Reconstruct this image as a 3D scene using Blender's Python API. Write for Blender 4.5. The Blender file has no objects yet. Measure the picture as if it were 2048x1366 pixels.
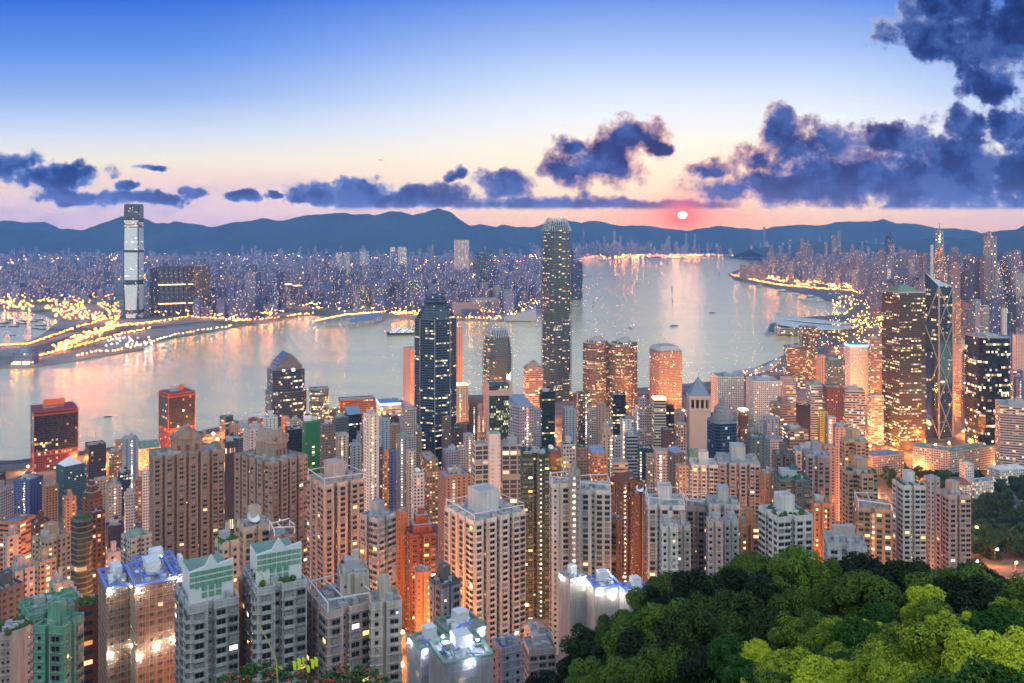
import bpy, math, random
from math import sin, cos, tan, atan2, sqrt, pi, floor, exp, radians, atan
from mathutils import Vector, noise
R = random.Random(7)
S = bpy.context.scene
COL = S.collection
# ------------------------------------------------------------------ camera
F, H, HY, CX = 1700.0, 380.0, 468.0, 1024.0      # focal (photo px), eye height (m), horizon row, centre column
cam = bpy.data.cameras.new('camera'); co = bpy.data.objects.new('camera', cam); COL.objects.link(co)
co.location = (0, 0, H); co.rotation_euler = (radians(90), 0, 0)
cam.lens = F / 2048 * 36; cam.sensor_width = 36; cam.shift_y = -(683 - HY) / 2048
cam.clip_start = 0.5; cam.clip_end = 60000
S.camera = co
S.view_settings.view_transform = 'Standard'; S.view_settings.look = 'None'
S.view_settings.gamma = 1; S.view_settings.exposure = 0.0
S.render.engine = 'CYCLES'
C = S.cycles
C.use_denoising = True; C.denoising_prefilter = 'ACCURATE'; C.denoiser = 'OPENIMAGEDENOISE'
C.max_bounces = 6; C.diffuse_bounces = 3; C.glossy_bounces = 3; C.transmission_bounces = 2
C.volume_bounces = 0; C.transparent_max_bounces = 8
C.caustics_reflective = False; C.caustics_refractive = False
C.sample_clamp_indirect = 4.0; C.sample_clamp_direct = 0.0
C.use_light_tree = True; C.use_adaptive_sampling = True; C.adaptive_threshold = 0.02

def lin(r, g, b):
    f = lambda c: (c/255/12.92) if c/255 <= .04045 else ((c/255+.055)/1.055)**2.4
    return (f(r), f(g), f(b), 1)

class NT:
    """tiny helper for node trees"""
    def __init__(s, t): s.t = t
    def n(s, typ, **k):
        o = s.t.nodes.new(typ)
        for a, v in k.items(): setattr(o, a, v)
        return o
    def put(s, sock, v):
        if v is None: return
        if isinstance(v, bpy.types.NodeSocket): s.t.links.new(v, sock)
        else: sock.default_value = v
    def m(s, op, a, b=None, c=None, clamp=False):
        o = s.n('ShaderNodeMath', operation=op, use_clamp=clamp)
        s.put(o.inputs[0], a); s.put(o.inputs[1], b); s.put(o.inputs[2], c)
        return o.outputs[0]
    def vm(s, op, a, b=None, out=0):
        o = s.n('ShaderNodeVectorMath', operation=op)
        s.put(o.inputs[0], a); s.put(o.inputs[1], b)
        return o.outputs[out]
    def mix(s, f, a, b, bt='MIX'):
        o = s.n('ShaderNodeMix', data_type='RGBA', blend_type=bt)
        s.put(o.inputs[0], f); s.put(o.inputs[6], a); s.put(o.inputs[7], b)
        return o.outputs[2]
    def ss(s, x, a, b):
        o = s.n('ShaderNodeMapRange', interpolation_type='SMOOTHSTEP')
        s.put(o.inputs[0], x); o.inputs[1].default_value = a; o.inputs[2].default_value = b
        return o.outputs[0]
    def noise(s, vec, scale, detail=4, rough=.55, out=0):
        o = s.n('ShaderNodeTexNoise'); s.put(o.inputs['Vector'], vec)
        o.inputs['Scale'].default_value = scale; o.inputs['Detail'].default_value = detail
        o.inputs['Roughness'].default_value = rough
        return o.outputs[out]
    def ramp(s, f, stops, interp='LINEAR'):
        o = s.n('ShaderNodeValToRGB'); s.put(o.inputs[0], f); cr = o.color_ramp; cr.interpolation = interp
        cr.elements[0].position = stops[0][0]; cr.elements[0].color = stops[0][1]
        cr.elements[1].position = stops[-1][0]; cr.elements[1].color = stops[-1][1]
        for p, c in stops[1:-1]:
            e = cr.elements.new(p); e.color = c
        return o.outputs[0]
    def comb(s, x, y, z):
        o = s.n('ShaderNodeCombineXYZ'); s.put(o.inputs[0], x); s.put(o.inputs[1], y); s.put(o.inputs[2], z)
        return o.outputs[0]

# ------------------------------------------------------------------ sky
HAZE_KM = .037; HAZE_COL = (.03, .075, .22)
W = bpy.data.worlds.new('World'); S.world = W; W.use_nodes = True
W.node_tree.nodes.clear(); k = NT(W.node_tree)
d = k.n('ShaderNodeTexCoord').outputs['Generated']
sp = k.n('ShaderNodeSeparateXYZ'); k.put(sp.inputs[0], d)
dx, dy, dz = sp.outputs
ys = k.m('MAXIMUM', dy, 0.12)
U = k.m('MULTIPLY', k.m('DIVIDE', dx, ys), 1.7)          # plane 1.7 km ahead, in km
V = k.m('MULTIPLY', k.m('DIVIDE', dz, ys), 1.7)
uv = k.comb(U, V, 0)
def vy(y): return (HY - y) / 1000
L0 = [(0.0, lin(206,176,190)), (vy(440), lin(214,184,198)), (vy(400), lin(230,200,200)), (vy(355), lin(244,214,200)), (vy(320), lin(244,232,216)),
      (vy(270), lin(212,222,238)), (vy(190), lin(150,182,236)), (vy(100), lin(100,148,232)), (vy(0), lin(56,112,220)), (.62, lin(50,98,205)), (1, lin(46,90,190))]
R0 = [(0.0, lin(246,184,146)), (vy(440), lin(246,194,162)), (vy(400), lin(252,220,184)), (vy(340), lin(255,236,205)), (vy(290), lin(255,245,226)),
      (vy(230), lin(238,243,250)), (vy(160), lin(205,222,248)), (vy(90), lin(165,194,244)), (vy(0), lin(110,152,232)), (.62, lin(58,108,212)), (1, lin(46,90,190))]
vv = k.m('MAXIMUM', V, 0.0)
cl = k.ramp(vv, L0); cr_ = k.ramp(vv, R0)
side = k.ss(U, -0.75, 0.25)
base = k.mix(side, cl, cr_)
edge = k.ss(U, 0.55, 1.1)
base = k.mix(k.m('MULTIPLY', edge, .55), base, cl)
# sun: disc and reddish glow round it
us, vs = (1365-CX)/1000, (HY-430)/1000
dU = k.m('SUBTRACT', U, us); dV = k.m('SUBTRACT', V, vs)
def gauss(a, b):
    q = k.m('ADD', k.m('POWER', k.m('DIVIDE', dU, a), 2), k.m('POWER', k.m('DIVIDE', dV, b), 2))
    return k.m('EXPONENT', k.m('MULTIPLY', q, -1)), q
g1, _ = gauss(.15, .034); g2, _ = gauss(.04, .032); _, q3 = gauss(.0100, .0078)
base = k.mix(k.m('MULTIPLY', g1, .6), base, lin(252,132,104))
# clouds: named masses, broken up by noise
warp = k.noise(uv, 9, 2, .5, out=1)
uvw = k.vm('ADD', uv, k.vm('MULTIPLY', k.vm('SUBTRACT', warp, (.5,.5,.5)), (.05,.035,0)))
warp2 = k.noise(uv, 34, 3, .5, out=1)
uvw = k.vm('ADD', uvw, k.vm('MULTIPLY', k.vm('SUBTRACT', warp2, (.5,.5,.5)), (.035,.022,0)))
blobs = [(1700,345,200,72),(1920,350,230,88),(2150,330,190,120),(1562,250,34,44),(1620,300,110,55),(1780,285,85,38),(1930,250,50,34),(2030,255,60,36),
 (1512,315,30,34),(1985,85,95,78),(1880,70,105,55),(2090,50,110,110),(1900,20,110,40),(1975,160,48,34),(1560,375,170,38),
 (1195,325,98,46),(1262,275,66,40),(1228,300,74,44),(1130,345,48,26),(1140,298,32,16),(1318,300,22,14),
 (705,388,115,26),(850,394,120,22),(1010,370,62,30),(1090,406,180,14),(1290,408,200,12),(1425,346,40,18),(1470,382,90,26),(640,397,60,16),(915,348,16,11),
 (20,328,70,26),(110,355,90,22),(170,392,100,14),(300,398,75,11),(490,390,40,10),(385,385,26,8),(250,372,22,8),(550,387,14,6),(310,340,25,6)]
fld = None
for (bx, by, rx, ry) in blobs:
    q = k.vm('LENGTH', k.vm('MULTIPLY', k.vm('SUBTRACT', uvw, ((bx-CX)/1000, (HY-by)/1000, 0)), (930/(rx+4), 930/(ry+2), 0)), out=1)
    e = k.m('SUBTRACT', 1.0, q)
    fld = e if fld is None else k.m('MAXIMUM', fld, e)
n1 = k.noise(uv, 16, 9, .62)
n2 = k.noise(k.vm('ADD', uvw, (.3,.7,0)), 11, 7, .6)
F1 = k.m('ADD', k.m('MULTIPLY', fld, .8), k.m('MULTIPLY', k.m('SUBTRACT', n1, .48), 2.0))
cut = k.ss(V, vy(424), vy(412))
den = k.m('MULTIPLY', k.ss(F1, -.10, .22), cut)
den = k.m('MULTIPLY', den, k.ss(dy, .05, .25))
core = k.ss(F1, .02, .5)
tone = k.m('ADD', k.m('MULTIPLY', core, .45), k.m('MULTIPLY', k.ss(n2, .40, .62), .55))
low = k.ss(V, vy(330), vy(420))
ccol = k.ramp(tone, [(0, lin(170,176,206)), (.2, lin(104,126,184)), (.5, lin(52,84,154)), (.78, lin(28,58,128)), (1, lin(14,40,104))])
ccol = k.mix(k.m('MULTIPLY', low, .22), ccol, lin(128,128,176))
ccol = k.mix(k.m('MULTIPLY', g1, .2), ccol, lin(230,130,130))
hot = k.m('MULTIPLY', k.m('SUBTRACT', 1, core), k.m('EXPONENT', k.m('MULTIPLY', k.m('ADD', k.m('POWER', k.m('DIVIDE', dU, .34), 2), k.m('POWER', k.m('DIVIDE', k.m('SUBTRACT', dV, .09), .16), 2)), -1)))
ccol = k.mix(k.m('MULTIPLY', hot, .9), ccol, lin(252,190,160))
sky = k.mix(den, base, ccol)
# thin veils low on the left
n3 = k.noise(k.vm('MULTIPLY', uv, (1, 3.2, 1)), 5, 4, .55)
veil = k.m('MULTIPLY', k.m('MULTIPLY', k.ss(n3, .48, .7), k.m('MULTIPLY', k.ss(V, vy(330), vy(410)), k.m('SUBTRACT', 1, side))), .45)
sky = k.mix(veil, sky, lin(128,132,196))
sky = k.mix(k.m('MULTIPLY', g2, .9), sky, lin(252,100,72))
sky = k.mix(k.ss(q3, 1.25, .75), sky, (1.15, 1.1, .95, 1))
# brighten the low sky by what the air in front of it takes away
pth = k.m('MINIMUM', k.m('DIVIDE', 0.62*1.7, k.m('MAXIMUM', V, .001)), 19.9)
TT = k.m('EXPONENT', k.m('MULTIPLY', pth, -HAZE_KM))
oneT = k.m('SUBTRACT', 1, TT)
sky = k.vm('SUBTRACT', sky, k.vm('MULTIPLY', HAZE_COL, k.comb(oneT, oneT, oneT)))
sky = k.vm('DIVIDE', k.vm('MAXIMUM', sky, (.002,.002,.002)), k.comb(TT, TT, TT))
# the half of the sky behind the viewer: even, brightened as added fill light
back = k.ss(dy, .22, -.25)
bk = k.ramp(k.m('MAXIMUM', dz, 0), [(0, (.60,.62,.55,1)), (.2, (.60,.63,.58,1)), (.6, (.46,.52,.56,1)), (1, (.30,.38,.52,1))])
bk = k.vm('SCALE', bk); bk.node.inputs['Scale'].default_value = 3.5
sky = k.mix(back, sky, bk)
sky = k.mix(k.ss(dz, 0.0, -.04), sky, (.10,.10,.13,1))
ns = k.n('ShaderNodeTexSky', sky_type='NISHITA', sun_disc=False, sun_elevation=radians(1.3), sun_rotation=atan2(us, 1.7))
bg1 = k.n('ShaderNodeBackground'); k.put(bg1.inputs[0], sky); bg1.inputs[1].default_value = 1.0
bg2 = k.n('ShaderNodeBackground'); k.put(bg2.inputs[0], ns.outputs[0]); bg2.inputs[1].default_value = .002
ad = k.n('ShaderNodeAddShader'); k.put(ad.inputs[0], bg1.outputs[0]); k.put(ad.inputs[1], bg2.outputs[0])
wo = k.n('ShaderNodeOutputWorld'); k.put(wo.inputs[0], ad.outputs[0])
W.cycles.sampling_method = 'MANUAL'; W.cycles.sample_map_resolution = 512
# ------------------------------------------------------------------ sun (on the horizon)
sl = bpy.data.lights.new('sun', 'SUN'); sl.energy = 0.012; sl.angle = radians(3); sl.color = (1, .5, .32)
so = bpy.data.objects.new('sun', sl); COL.objects.link(so)
sd = Vector((us, 1.7, 0.07)).normalized(); so.rotation_euler = sd.to_track_quat('Z', 'Y').to_euler()

# ------------------------------------------------------------------ mesh helpers
def PX(x, Y): return (x - CX) * Y / F
def PZ(y, Y): return H - (y - HY) * Y / F
def GP(x, y, z=4.0):
    Y = (H - z) * F / (y - HY); return ((x - CX) * Y / F, Y)

class MB:
    def __init__(s): s.v = []; s.f = []; s.m = []; s.uv = []; s.c = []; s.col = None
    def face(s, pts, m=0, uv=None):
        b = len(s.v); s.v.extend(pts); s.f.append(tuple(range(b, b+len(pts)))); s.m.append(m)
        s.uv.extend(uv if uv else [(p[0], p[1]) for p in pts])
        if s.col is not None: s.c.extend([s.col]*len(pts))
    def prism(s, poly, z0, z1, m=0, top=None, bottom=False, sc=1.0, ctr=None, u0=0.0):
        """vertical walls over a counter-clockwise polygon; uv in metres, v measured down from the top"""
        n = len(poly); u = u0
        if ctr is None: ctr = (sum(p[0] for p in poly)/n, sum(p[1] for p in poly)/n)
        P2 = [(ctr[0]+(p[0]-ctr[0])*sc, ctr[1]+(p[1]-ctr[1])*sc) for p in poly]
        for i in range(n):
            a, b = poly[i], poly[(i+1) % n]; a2, b2 = P2[i], P2[(i+1) % n]
            L = math.hypot(b[0]-a[0], b[1]-a[1])
            s.face([(a[0],a[1],z0),(b[0],b[1],z0),(b2[0],b2[1],z1),(a2[0],a2[1],z1)], m, [(u,z0-z1),(u+L,z0-z1),(u+L,0),(u,0)])
            u += L
        if top is not None: s.face([(p[0],p[1],z1) for p in P2], top)
        if bottom: s.face([(p[0],p[1],z0) for p in reversed(poly)], m)
    def box(s, cx, cy, z0, z1, w, d, m=0, top=None, rot=0.0, bottom=False):
        c, q = cos(rot), sin(rot)
        pl = [(cx+x*c-y*q, cy+x*q+y*c) for x, y in ((-w/2,-d/2),(w/2,-d/2),(w/2,d/2),(-w/2,d/2))]
        s.prism(pl, z0, z1, m, top=m if top is None else top, bottom=bottom)
    def beam(s, a, b, t, m=0):
        a, b = Vector(a), Vector(b); dd = (b-a)
        if dd.length < 1e-6: return
        dn = dd.normalized(); up = Vector((0,0,1)) if abs(dn.z) < .9 else Vector((1,0,0))
        x = dn.cross(up).normalized()*t/2; y = dn.cross(x).normalized()*t/2
        A = [a-x-y, a+x-y, a+x+y, a-x+y]; B = [p+dd for p in A]
        for i in range(4):
            j = (i+1) % 4; s.face([tuple(A[j]),tuple(A[i]),tuple(B[i]),tuple(B[j])], m)
        s.face([tuple(p) for p in B], m); s.face([tuple(p) for p in reversed(A)], m)
    def lathe(s, cx, cy, prof, n=16, m=0, rx=1.0, ry=1.0):
        for (r0, z0), (r1, z1) in zip(prof, prof[1:]):
            for i in range(n):
                a0, a1 = 2*pi*i/n, 2*pi*(i+1)/n
                s.face([(cx+r0*rx*cos(a0),cy+r0*ry*sin(a0),z0),(cx+r0*rx*cos(a1),cy+r0*ry*sin(a1),z0),(cx+r1*rx*cos(a1),cy+r1*ry*sin(a1),z1),(cx+r1*rx*cos(a0),cy+r1*ry*sin(a0),z1)],
                       m, [(a0*r0,z0),(a1*r0,z0),(a1*r0,z1),(a0*r0,z1)])
    def mesh(s, name, mats, smooth=False):
        me = bpy.data.meshes.new(name); me.from_pydata(s.v, [], s.f)
        for q in mats: me.materials.append(q)
        me.polygons.foreach_set('material_index', s.m)
        ul = me.uv_layers.new(name='UVMap'); flat = [c for t in s.uv for c in t]; ul.data.foreach_set('uv', flat)
        if s.c:
            ca = me.color_attributes.new('Col', 'FLOAT_COLOR', 'CORNER'); ca.data.foreach_set('color', [c for t in s.c for c in t])
        if smooth: me.polygons.foreach_set('use_smooth', [True]*len(s.f))
        me.update(); return me
    def build(s, name, mats, parent=None, smooth=False, loc=None):
        if not isinstance(mats, (list, tuple)): mats = [mats]
        return link(name, s.mesh(name, mats, smooth), parent, loc)

def link(name, me, parent=None, loc=None):
    o = bpy.data.objects.new(name, me); COL.objects.link(o)
    if parent is not None: o.parent = parent
    if loc is not None: o.location = loc
    return o
def tag(o, label=None, cat=None, group=None, kind=None):
    if label: o['label'] = label
    if cat: o['category'] = cat
    if group: o['group'] = group
    if kind: o['kind'] = kind
    return o
def thing(name, label, cat, loc=(0,0,0), rz=0.0, group=None):
    o = link(name, None, None, loc); o.rotation_euler = (0, 0, rz)
    return tag(o, label, cat, group)

# ------------------------------------------------------------------ materials
def mat(name, col, rough=.8, metal=0.0, emis=None, es=0.0, var=0.15, vs=.15, spec=.4, samp=None):
    m = bpy.data.materials.new(name); m.use_nodes = True; t = NT(m.node_tree)
    b = m.node_tree.nodes['Principled BSDF']
    c = (col[0], col[1], col[2], 1)
    if var:
        tc = t.n('ShaderNodeTexCoord').outputs['Object']
        nz = t.noise(tc, vs, 5, .6)
        t.put(b.inputs['Base Color'], t.mix(nz, tuple(x*(1-var) for x in c[:3])+(1,), tuple(min(1,x*(1+var)) for x in c[:3])+(1,)))
    else: b.inputs['Base Color'].default_value = c
    b.inputs['Roughness'].default_value = rough; b.inputs['Metallic'].default_value = metal
    b.inputs['Specular IOR Level'].default_value = spec
    if emis: b.inputs['Emission Color'].default_value = (*emis, 1); b.inputs['Emission Strength'].default_value = es
    if samp: m.cycles.emission_sampling = samp
    return m

# facade node group: window grid from the wall's own uv (metres), each window lit or dark by chance
G = bpy.data.node_groups.new('facade', 'ShaderNodeTree')
def gi(n, ty, dv=None):
    s_ = G.interface.new_socket(n, in_out='INPUT', socket_type=ty)
    if dv is not None: s_.default_value = dv
for n_, ty, dv in (('Wall','NodeSocketColor',(.5,.5,.5,1)),('Glass','NodeSocketColor',(.03,.05,.07,1)),('CW','NodeSocketFloat',3.),('CH','NodeSocketFloat',3.2),
                   ('WW','NodeSocketFloat',.6),('WH','NodeSocketFloat',.5),('Lit','NodeSocketFloat',.05),('Row','NodeSocketFloat',.0),('LitCol','NodeSocketColor',(1,.6,.25,1)),
                   ('Str','NodeSocketFloat',2.),('GR','NodeSocketFloat',.15),('GM','NodeSocketFloat',.0),('Seed','NodeSocketFloat',0.),('Dirt','NodeSocketFloat',.25),('Tint','NodeSocketFloat',0.)):
    gi(n_, ty, dv)
G.interface.new_socket('BSDF', in_out='OUTPUT', socket_type='NodeSocketShader')
g = NT(G); I = g.n('NodeGroupInput').outputs; GO = g.n('NodeGroupOutput')
su = g.n('ShaderNodeSeparateXYZ'); g.put(su.inputs[0], g.n('ShaderNodeUVMap', uv_map='UVMap').outputs[0])
pu = g.m('DIVIDE', su.outputs[0], I['CW']); pv = g.m('DIVIDE', su.outputs[1], I['CH'])
iu, iv = g.m('FLOOR', pu), g.m('FLOOR', pv); fu, fv = g.m('FRACT', pu), g.m('FRACT', pv)
inu = g.m('LESS_THAN', g.m('ABSOLUTE', g.m('SUBTRACT', fu, .5)), g.m('MULTIPLY', I['WW'], .5))
inv = g.m('LESS_THAN', g.m('ABSOLUTE', g.m('SUBTRACT', fv, .5)), g.m('MULTIPLY', I['WH'], .5))
win = g.m('MULTIPLY', inu, inv)
oi = g.n('ShaderNodeObjectInfo'); sd_ = g.m('ADD', g.m('MULTIPLY', oi.outputs['Random'], 97.0), I['Seed'])
wn = g.n('ShaderNodeTexWhiteNoise', noise_dimensions='3D'); g.put(wn.inputs[0], g.comb(iu, iv, sd_))
wn2 = g.n('ShaderNodeTexWhiteNoise', noise_dimensions='3D'); g.put(wn2.inputs[0], g.comb(g.m('FLOOR', g.m('MULTIPLY', iu, .14)), iv, g.m('ADD', sd_, 5)))
lit = g.m('LESS_THAN', wn.outputs[0], I['Lit'])
row = g.m('MULTIPLY', g.m('LESS_THAN', wn2.outputs[0], I['Row']), g.m('LESS_THAN', wn.outputs[0], .8))
lit = g.m('MULTIPLY', g.m('MAXIMUM', lit, row), win)
sc_ = g.n('ShaderNodeSeparateColor'); g.put(sc_.inputs[0], wn.outputs[1])
bri = g.m('ADD', g.m('MULTIPLY', g.m('POWER', sc_.outputs[1], 3.0), 1.5), .12)
lc = g.mix(g.m('MULTIPLY', sc_.outputs[2], .55), I['LitCol'], (1, .86, .66, 1))
tcw = g.n('ShaderNodeTexCoord').outputs['Object']
nz = g.noise(tcw, .07, 5, .6); nz2 = g.noise(g.vm('MULTIPLY', tcw, (1, 1, .06)), .9, 3, .6)
dk = g.m('SUBTRACT', 1, g.m('MULTIPLY', I['Dirt'], g.m('ADD', g.m('MULTIPLY', nz, .9), g.m('MULTIPLY', nz2, .9))))
ca = g.n('ShaderNodeVertexColor', layer_name='Col')
wl = g.mix(I['Tint'], I['Wall'], ca.outputs[0])
wl = g.mix(1.0, wl, g.comb(dk, dk, dk), 'MULTIPLY')
gl = g.mix(g.m('MULTIPLY', sc_.outputs[0], .35), I['Glass'], (.10, .13, .15, 1))
bc = g.mix(win, wl, gl)
pb = g.n('ShaderNodeBsdfPrincipled'); g.put(pb.inputs['Base Color'], bc)
g.put(pb.inputs['Roughness'], g.m('ADD', g.m('MULTIPLY', win, g.m('SUBTRACT', I['GR'], .8)), .8))
g.put(pb.inputs['Metallic'], g.m('MULTIPLY', win, I['GM']))
g.put(pb.inputs['Emission Color'], lc); g.put(pb.inputs['Emission Strength'], g.m('MULTIPLY', g.m('MULTIPLY', lit, bri), I['Str']))
bu = g.n('ShaderNodeBump'); bu.inputs['Strength'].default_value = .6; bu.inputs['Distance'].default_value = .35
g.put(bu.inputs['Height'], g.m('SUBTRACT', 1, win)); g.put(pb.inputs['Normal'], bu.outputs[0])
g.put(GO.inputs[0], pb.outputs[0])
_fc = {}
def facade(wall, glass=(.03,.05,.07), cw=3., ch=3.2, ww=.6, wh=.5, lit=.05, row=0., lc=(1,.55,.2), st=2.2, gr=.15, gm=0., dirt=.3, tint=0., name='facade'):
    key = (tuple(wall), tuple(glass), cw, ch, ww, wh, lit, row, tuple(lc), st, gr, gm, dirt, tint)
    if key in _fc: return _fc[key]
    m = bpy.data.materials.new(name); m.use_nodes = True; m.node_tree.nodes.clear(); t = NT(m.node_tree)
    gn = t.n('ShaderNodeGroup'); gn.node_tree = G; o = t.n('ShaderNodeOutputMaterial'); t.put(o.inputs[0], gn.outputs[0])
    for kk, v in (('Wall',(*wall,1)),('Glass',(*glass,1)),('CW',cw),('CH',ch),('WW',ww),('WH',wh),('Lit',lit),('Row',row),('LitCol',(*lc,1)),('Str',st),('GR',gr),('GM',gm),('Dirt',dirt),('Tint',tint),('Seed',len(_fc)*1.7)):
        gn.inputs[kk].default_value = v
    m.cycles.emission_sampling = 'NONE'
    _fc[key] = m; return m

M = dict(
 roof=mat('roof_concrete', (.30,.31,.31), .9, var=.45, vs=.35), roofg=mat('roof_green', (.16,.26,.20), .9, var=.4, vs=.3), roofb=mat('roof_blue', (.16,.22,.32), .8, var=.3, vs=.3),
 plant=mat('rooftop_grey', (.34,.36,.37), .7, var=.3, vs=.8), white=mat('white_paint', (.62,.64,.64), .7, var=.14, vs=.4), metal=mat('dull_metal', (.35,.37,.4), .4, .6),
 dark=mat('dark_metal', (.04,.045,.05), .5, .3), conc=mat('concrete', (.36,.35,.33), .85, var=.25), glassd=mat('dark_glass', (.025,.04,.05), .08, spec=.6, var=0),
 pane=mat('window_glass', (.016,.022,.026), .12, spec=.4, var=0), curtain=mat('curtained_window', (.25,.27,.26), .5, var=0),
 lamp=mat('sodium_lamp', (.8,.4,.1), emis=(1,.27,.04), es=9500, var=0), lampw=mat('white_lamp', (.8,.8,.8), emis=(.85,.92,1), es=500, var=0),
 warm=mat('lit_window', (.8,.6,.3), emis=(1,.50,.17), es=2.4, var=0, samp='NONE'), cool=mat('lit_window_white', (.8,.8,.8), emis=(1,.86,.66), es=2.4, var=0, samp='NONE'),
 gold=mat('crown_lights', (.8,.6,.3), emis=(1,.62,.25), es=6, var=0, samp='NONE'), red=mat('red_panel', (.22,.05,.035), .6), net=mat('green_net', (.02,.16,.07), .9, var=.35, vs=.5),
)
# ------------------------------------------------------------------ terrain, water, far hills
def lerp(a, b, t): return a+(b-a)*t
def sst(x, a, b):
    t = max(0., min(1., (x-a)/(b-a))); return t*t*(3-2*t)
GY = [(-80,374),(0,368),(40,338),(90,290),(150,250),(250,212),(435,165),(600,115),(800,75),(1000,42),(1200,18),(1400,5),(9000,5)]
SY = [(-80,374),(0,368),(60,343),(90,331),(120,314),(180,293),(235,272),(270,247),(330,190),(435,160),(600,115),(800,75),(1000,42),(1200,18),(1400,5),(9000,5)]
def interp(T, y):
    for (a, u), (b, v) in zip(T, T[1:]):
        if y <= b: return lerp(u, v, max(0., (y-a)/(b-a)))
    return T[-1][1]
def ground(X, Y):
    s_ = sst(X, -34, 46)
    g_ = lerp(interp(GY, Y), interp(SY, Y), s_)
    if Y < 330: g_ += s_ * (5*sst(X, 30, 70) + 3*sin(X*.06+Y*.02)) * sst(Y, 100, 200)*(1-sst(Y,250,330))
    if Y < 150: g_ += .07*max(0, X-20)*sst(Y, 30, 60)
    return g_
gm = bpy.data.materials.new('island_ground'); gm.use_nodes = True; t = NT(gm.node_tree); b = gm.node_tree.nodes['Principled BSDF']
tc = t.n('ShaderNodeTexCoord').outputs['Object']; nz = t.noise(tc, .02, 6, .6)
t.put(b.inputs['Base Color'], t.ramp(nz, [(.3,(.04,.055,.03,1)),(.5,(.11,.11,.10,1)),(.7,(.2,.19,.18,1))])); b.inputs['Roughness'].default_value = .9
def poly_slab(name, pts, z1, m, label=None, z0=-2):
    mb = MB(); ar = sum(pts[i][0]*pts[(i+1)%len(pts)][1]-pts[(i+1)%len(pts)][0]*pts[i][1] for i in range(len(pts)))
    if ar < 0: pts = pts[::-1]
    mb.prism(pts, z0, z1, 0, top=0); o = mb.build(name, m); tag(o, label, kind='structure'); return o
# hillside above the town (grid)
mb = MB(); xs = [-900+20*i for i in range(96)]; ysl = [-80+16*i for i in range(94)]
for j in range(len(ysl)-1):
    for i in range(len(xs)-1):
        q = [(xs[i],ysl[j]),(xs[i+1],ysl[j]),(xs[i+1],ysl[j+1]),(xs[i],ysl[j+1])]
        mb.face([(x, y, ground(x, y)) for x, y in q], 0)
tag(mb.build('hillside', gm, smooth=True), kind='structure')
# island shore, traced on the water level
sh = [(-260,985),(-60,960),(30,955),(110,950),(160,925),(230,912),(300,905),(420,880),(520,852),(640,822),(760,805),(900,792),(1140,788),(1300,775),(1440,762),(1500,742),(1560,714),(1640,676),(1600,668),(1536,662),(1540,648),(1600,636),(1700,628),(1690,610),(1650,600),(1640,593),(1560,578),(1470,560),(1455,548),(1475,540),(1530,530),(1536,512),(1600,503)]
isl = [GP(x, y, 2) for x, y in sh] + [(16000, 18500), (16000, 1300), (900, 1300), (-1100, 1300)]
isl.insert(0, (-1100, 1310))
poly_slab('island_shore_ground', isl, 3.4, gm)
kg = bpy.data.materials.new('reclaimed_ground'); kg.use_nodes = True; t = NT(kg.node_tree); b = kg.node_tree.nodes['Principled BSDF']
tc = t.n('ShaderNodeTexCoord').outputs['Object']; nz = t.noise(tc, .004, 6, .6)
t.put(b.inputs['Base Color'], t.ramp(nz, [(.40,(.06,.10,.05,1)),(.5,(.20,.18,.15,1)),(.66,(.30,.26,.22,1))])); b.inputs['Roughness'].default_value = .9
ksh = [(-260,752),(0,737),(60,735),(140,724),(225,709),(285,700),(296,688),(350,675),(420,664),(480,652),(560,641),(576,632),(626,630),(700,634),(830,638),(905,641),(1000,643),(1015,643),(1082,630),(1140,600),(1166,560),(1168,548),(1160,528),(1165,518),(1372,514),(1380,510),(1600,509)]
kow = [GP(x, y, 2) for x, y in ksh] + [(16000,19500), (-16000, 19500)]
kwt = [GP(-260, 690, 2), GP(0, 690, 2), GP(60, 682, 2), GP(92, 664, 2), GP(120, 640, 2), GP(60, 622, 2), GP(-260, 622, 2)]
kow = [kow[0]] + kow[1:] + [(-16000, GP(0,622,2)[1])] + kwt[::-1]
poly_slab('kowloon_ground', kow, 3.4, kg)
# water
wm = bpy.data.materials.new('harbour_water'); wm.use_nodes = True; t = NT(wm.node_tree); b = wm.node_tree.nodes['Principled BSDF']
tc = t.n('ShaderNodeTexCoord').outputs['Object']
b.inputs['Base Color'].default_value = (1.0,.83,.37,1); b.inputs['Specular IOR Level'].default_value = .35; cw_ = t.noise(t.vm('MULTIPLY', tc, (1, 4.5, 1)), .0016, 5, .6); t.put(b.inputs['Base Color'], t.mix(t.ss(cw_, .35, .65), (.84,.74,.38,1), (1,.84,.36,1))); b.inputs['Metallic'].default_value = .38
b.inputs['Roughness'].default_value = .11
w1 = t.noise(t.vm('MULTIPLY', tc, (1, 2.6, 1)), .035, 6, .62); w2 = t.noise(t.vm('MULTIPLY', tc, (1, 2.0, 1)), .0035, 4, .6)
hh = t.m('ADD', w1, t.m('MULTIPLY', w2, 1.2))
bm_ = t.n('ShaderNodeBump'); bm_.inputs['Strength'].default_value = .36; bm_.inputs['Distance'].default_value = 3.2
t.put(bm_.inputs['Height'], hh); t.put(b.inputs['Normal'], bm_.outputs[0])
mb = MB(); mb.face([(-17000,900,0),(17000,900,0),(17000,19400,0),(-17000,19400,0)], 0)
tag(mb.build('harbour_water', wm), kind='structure')
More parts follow.
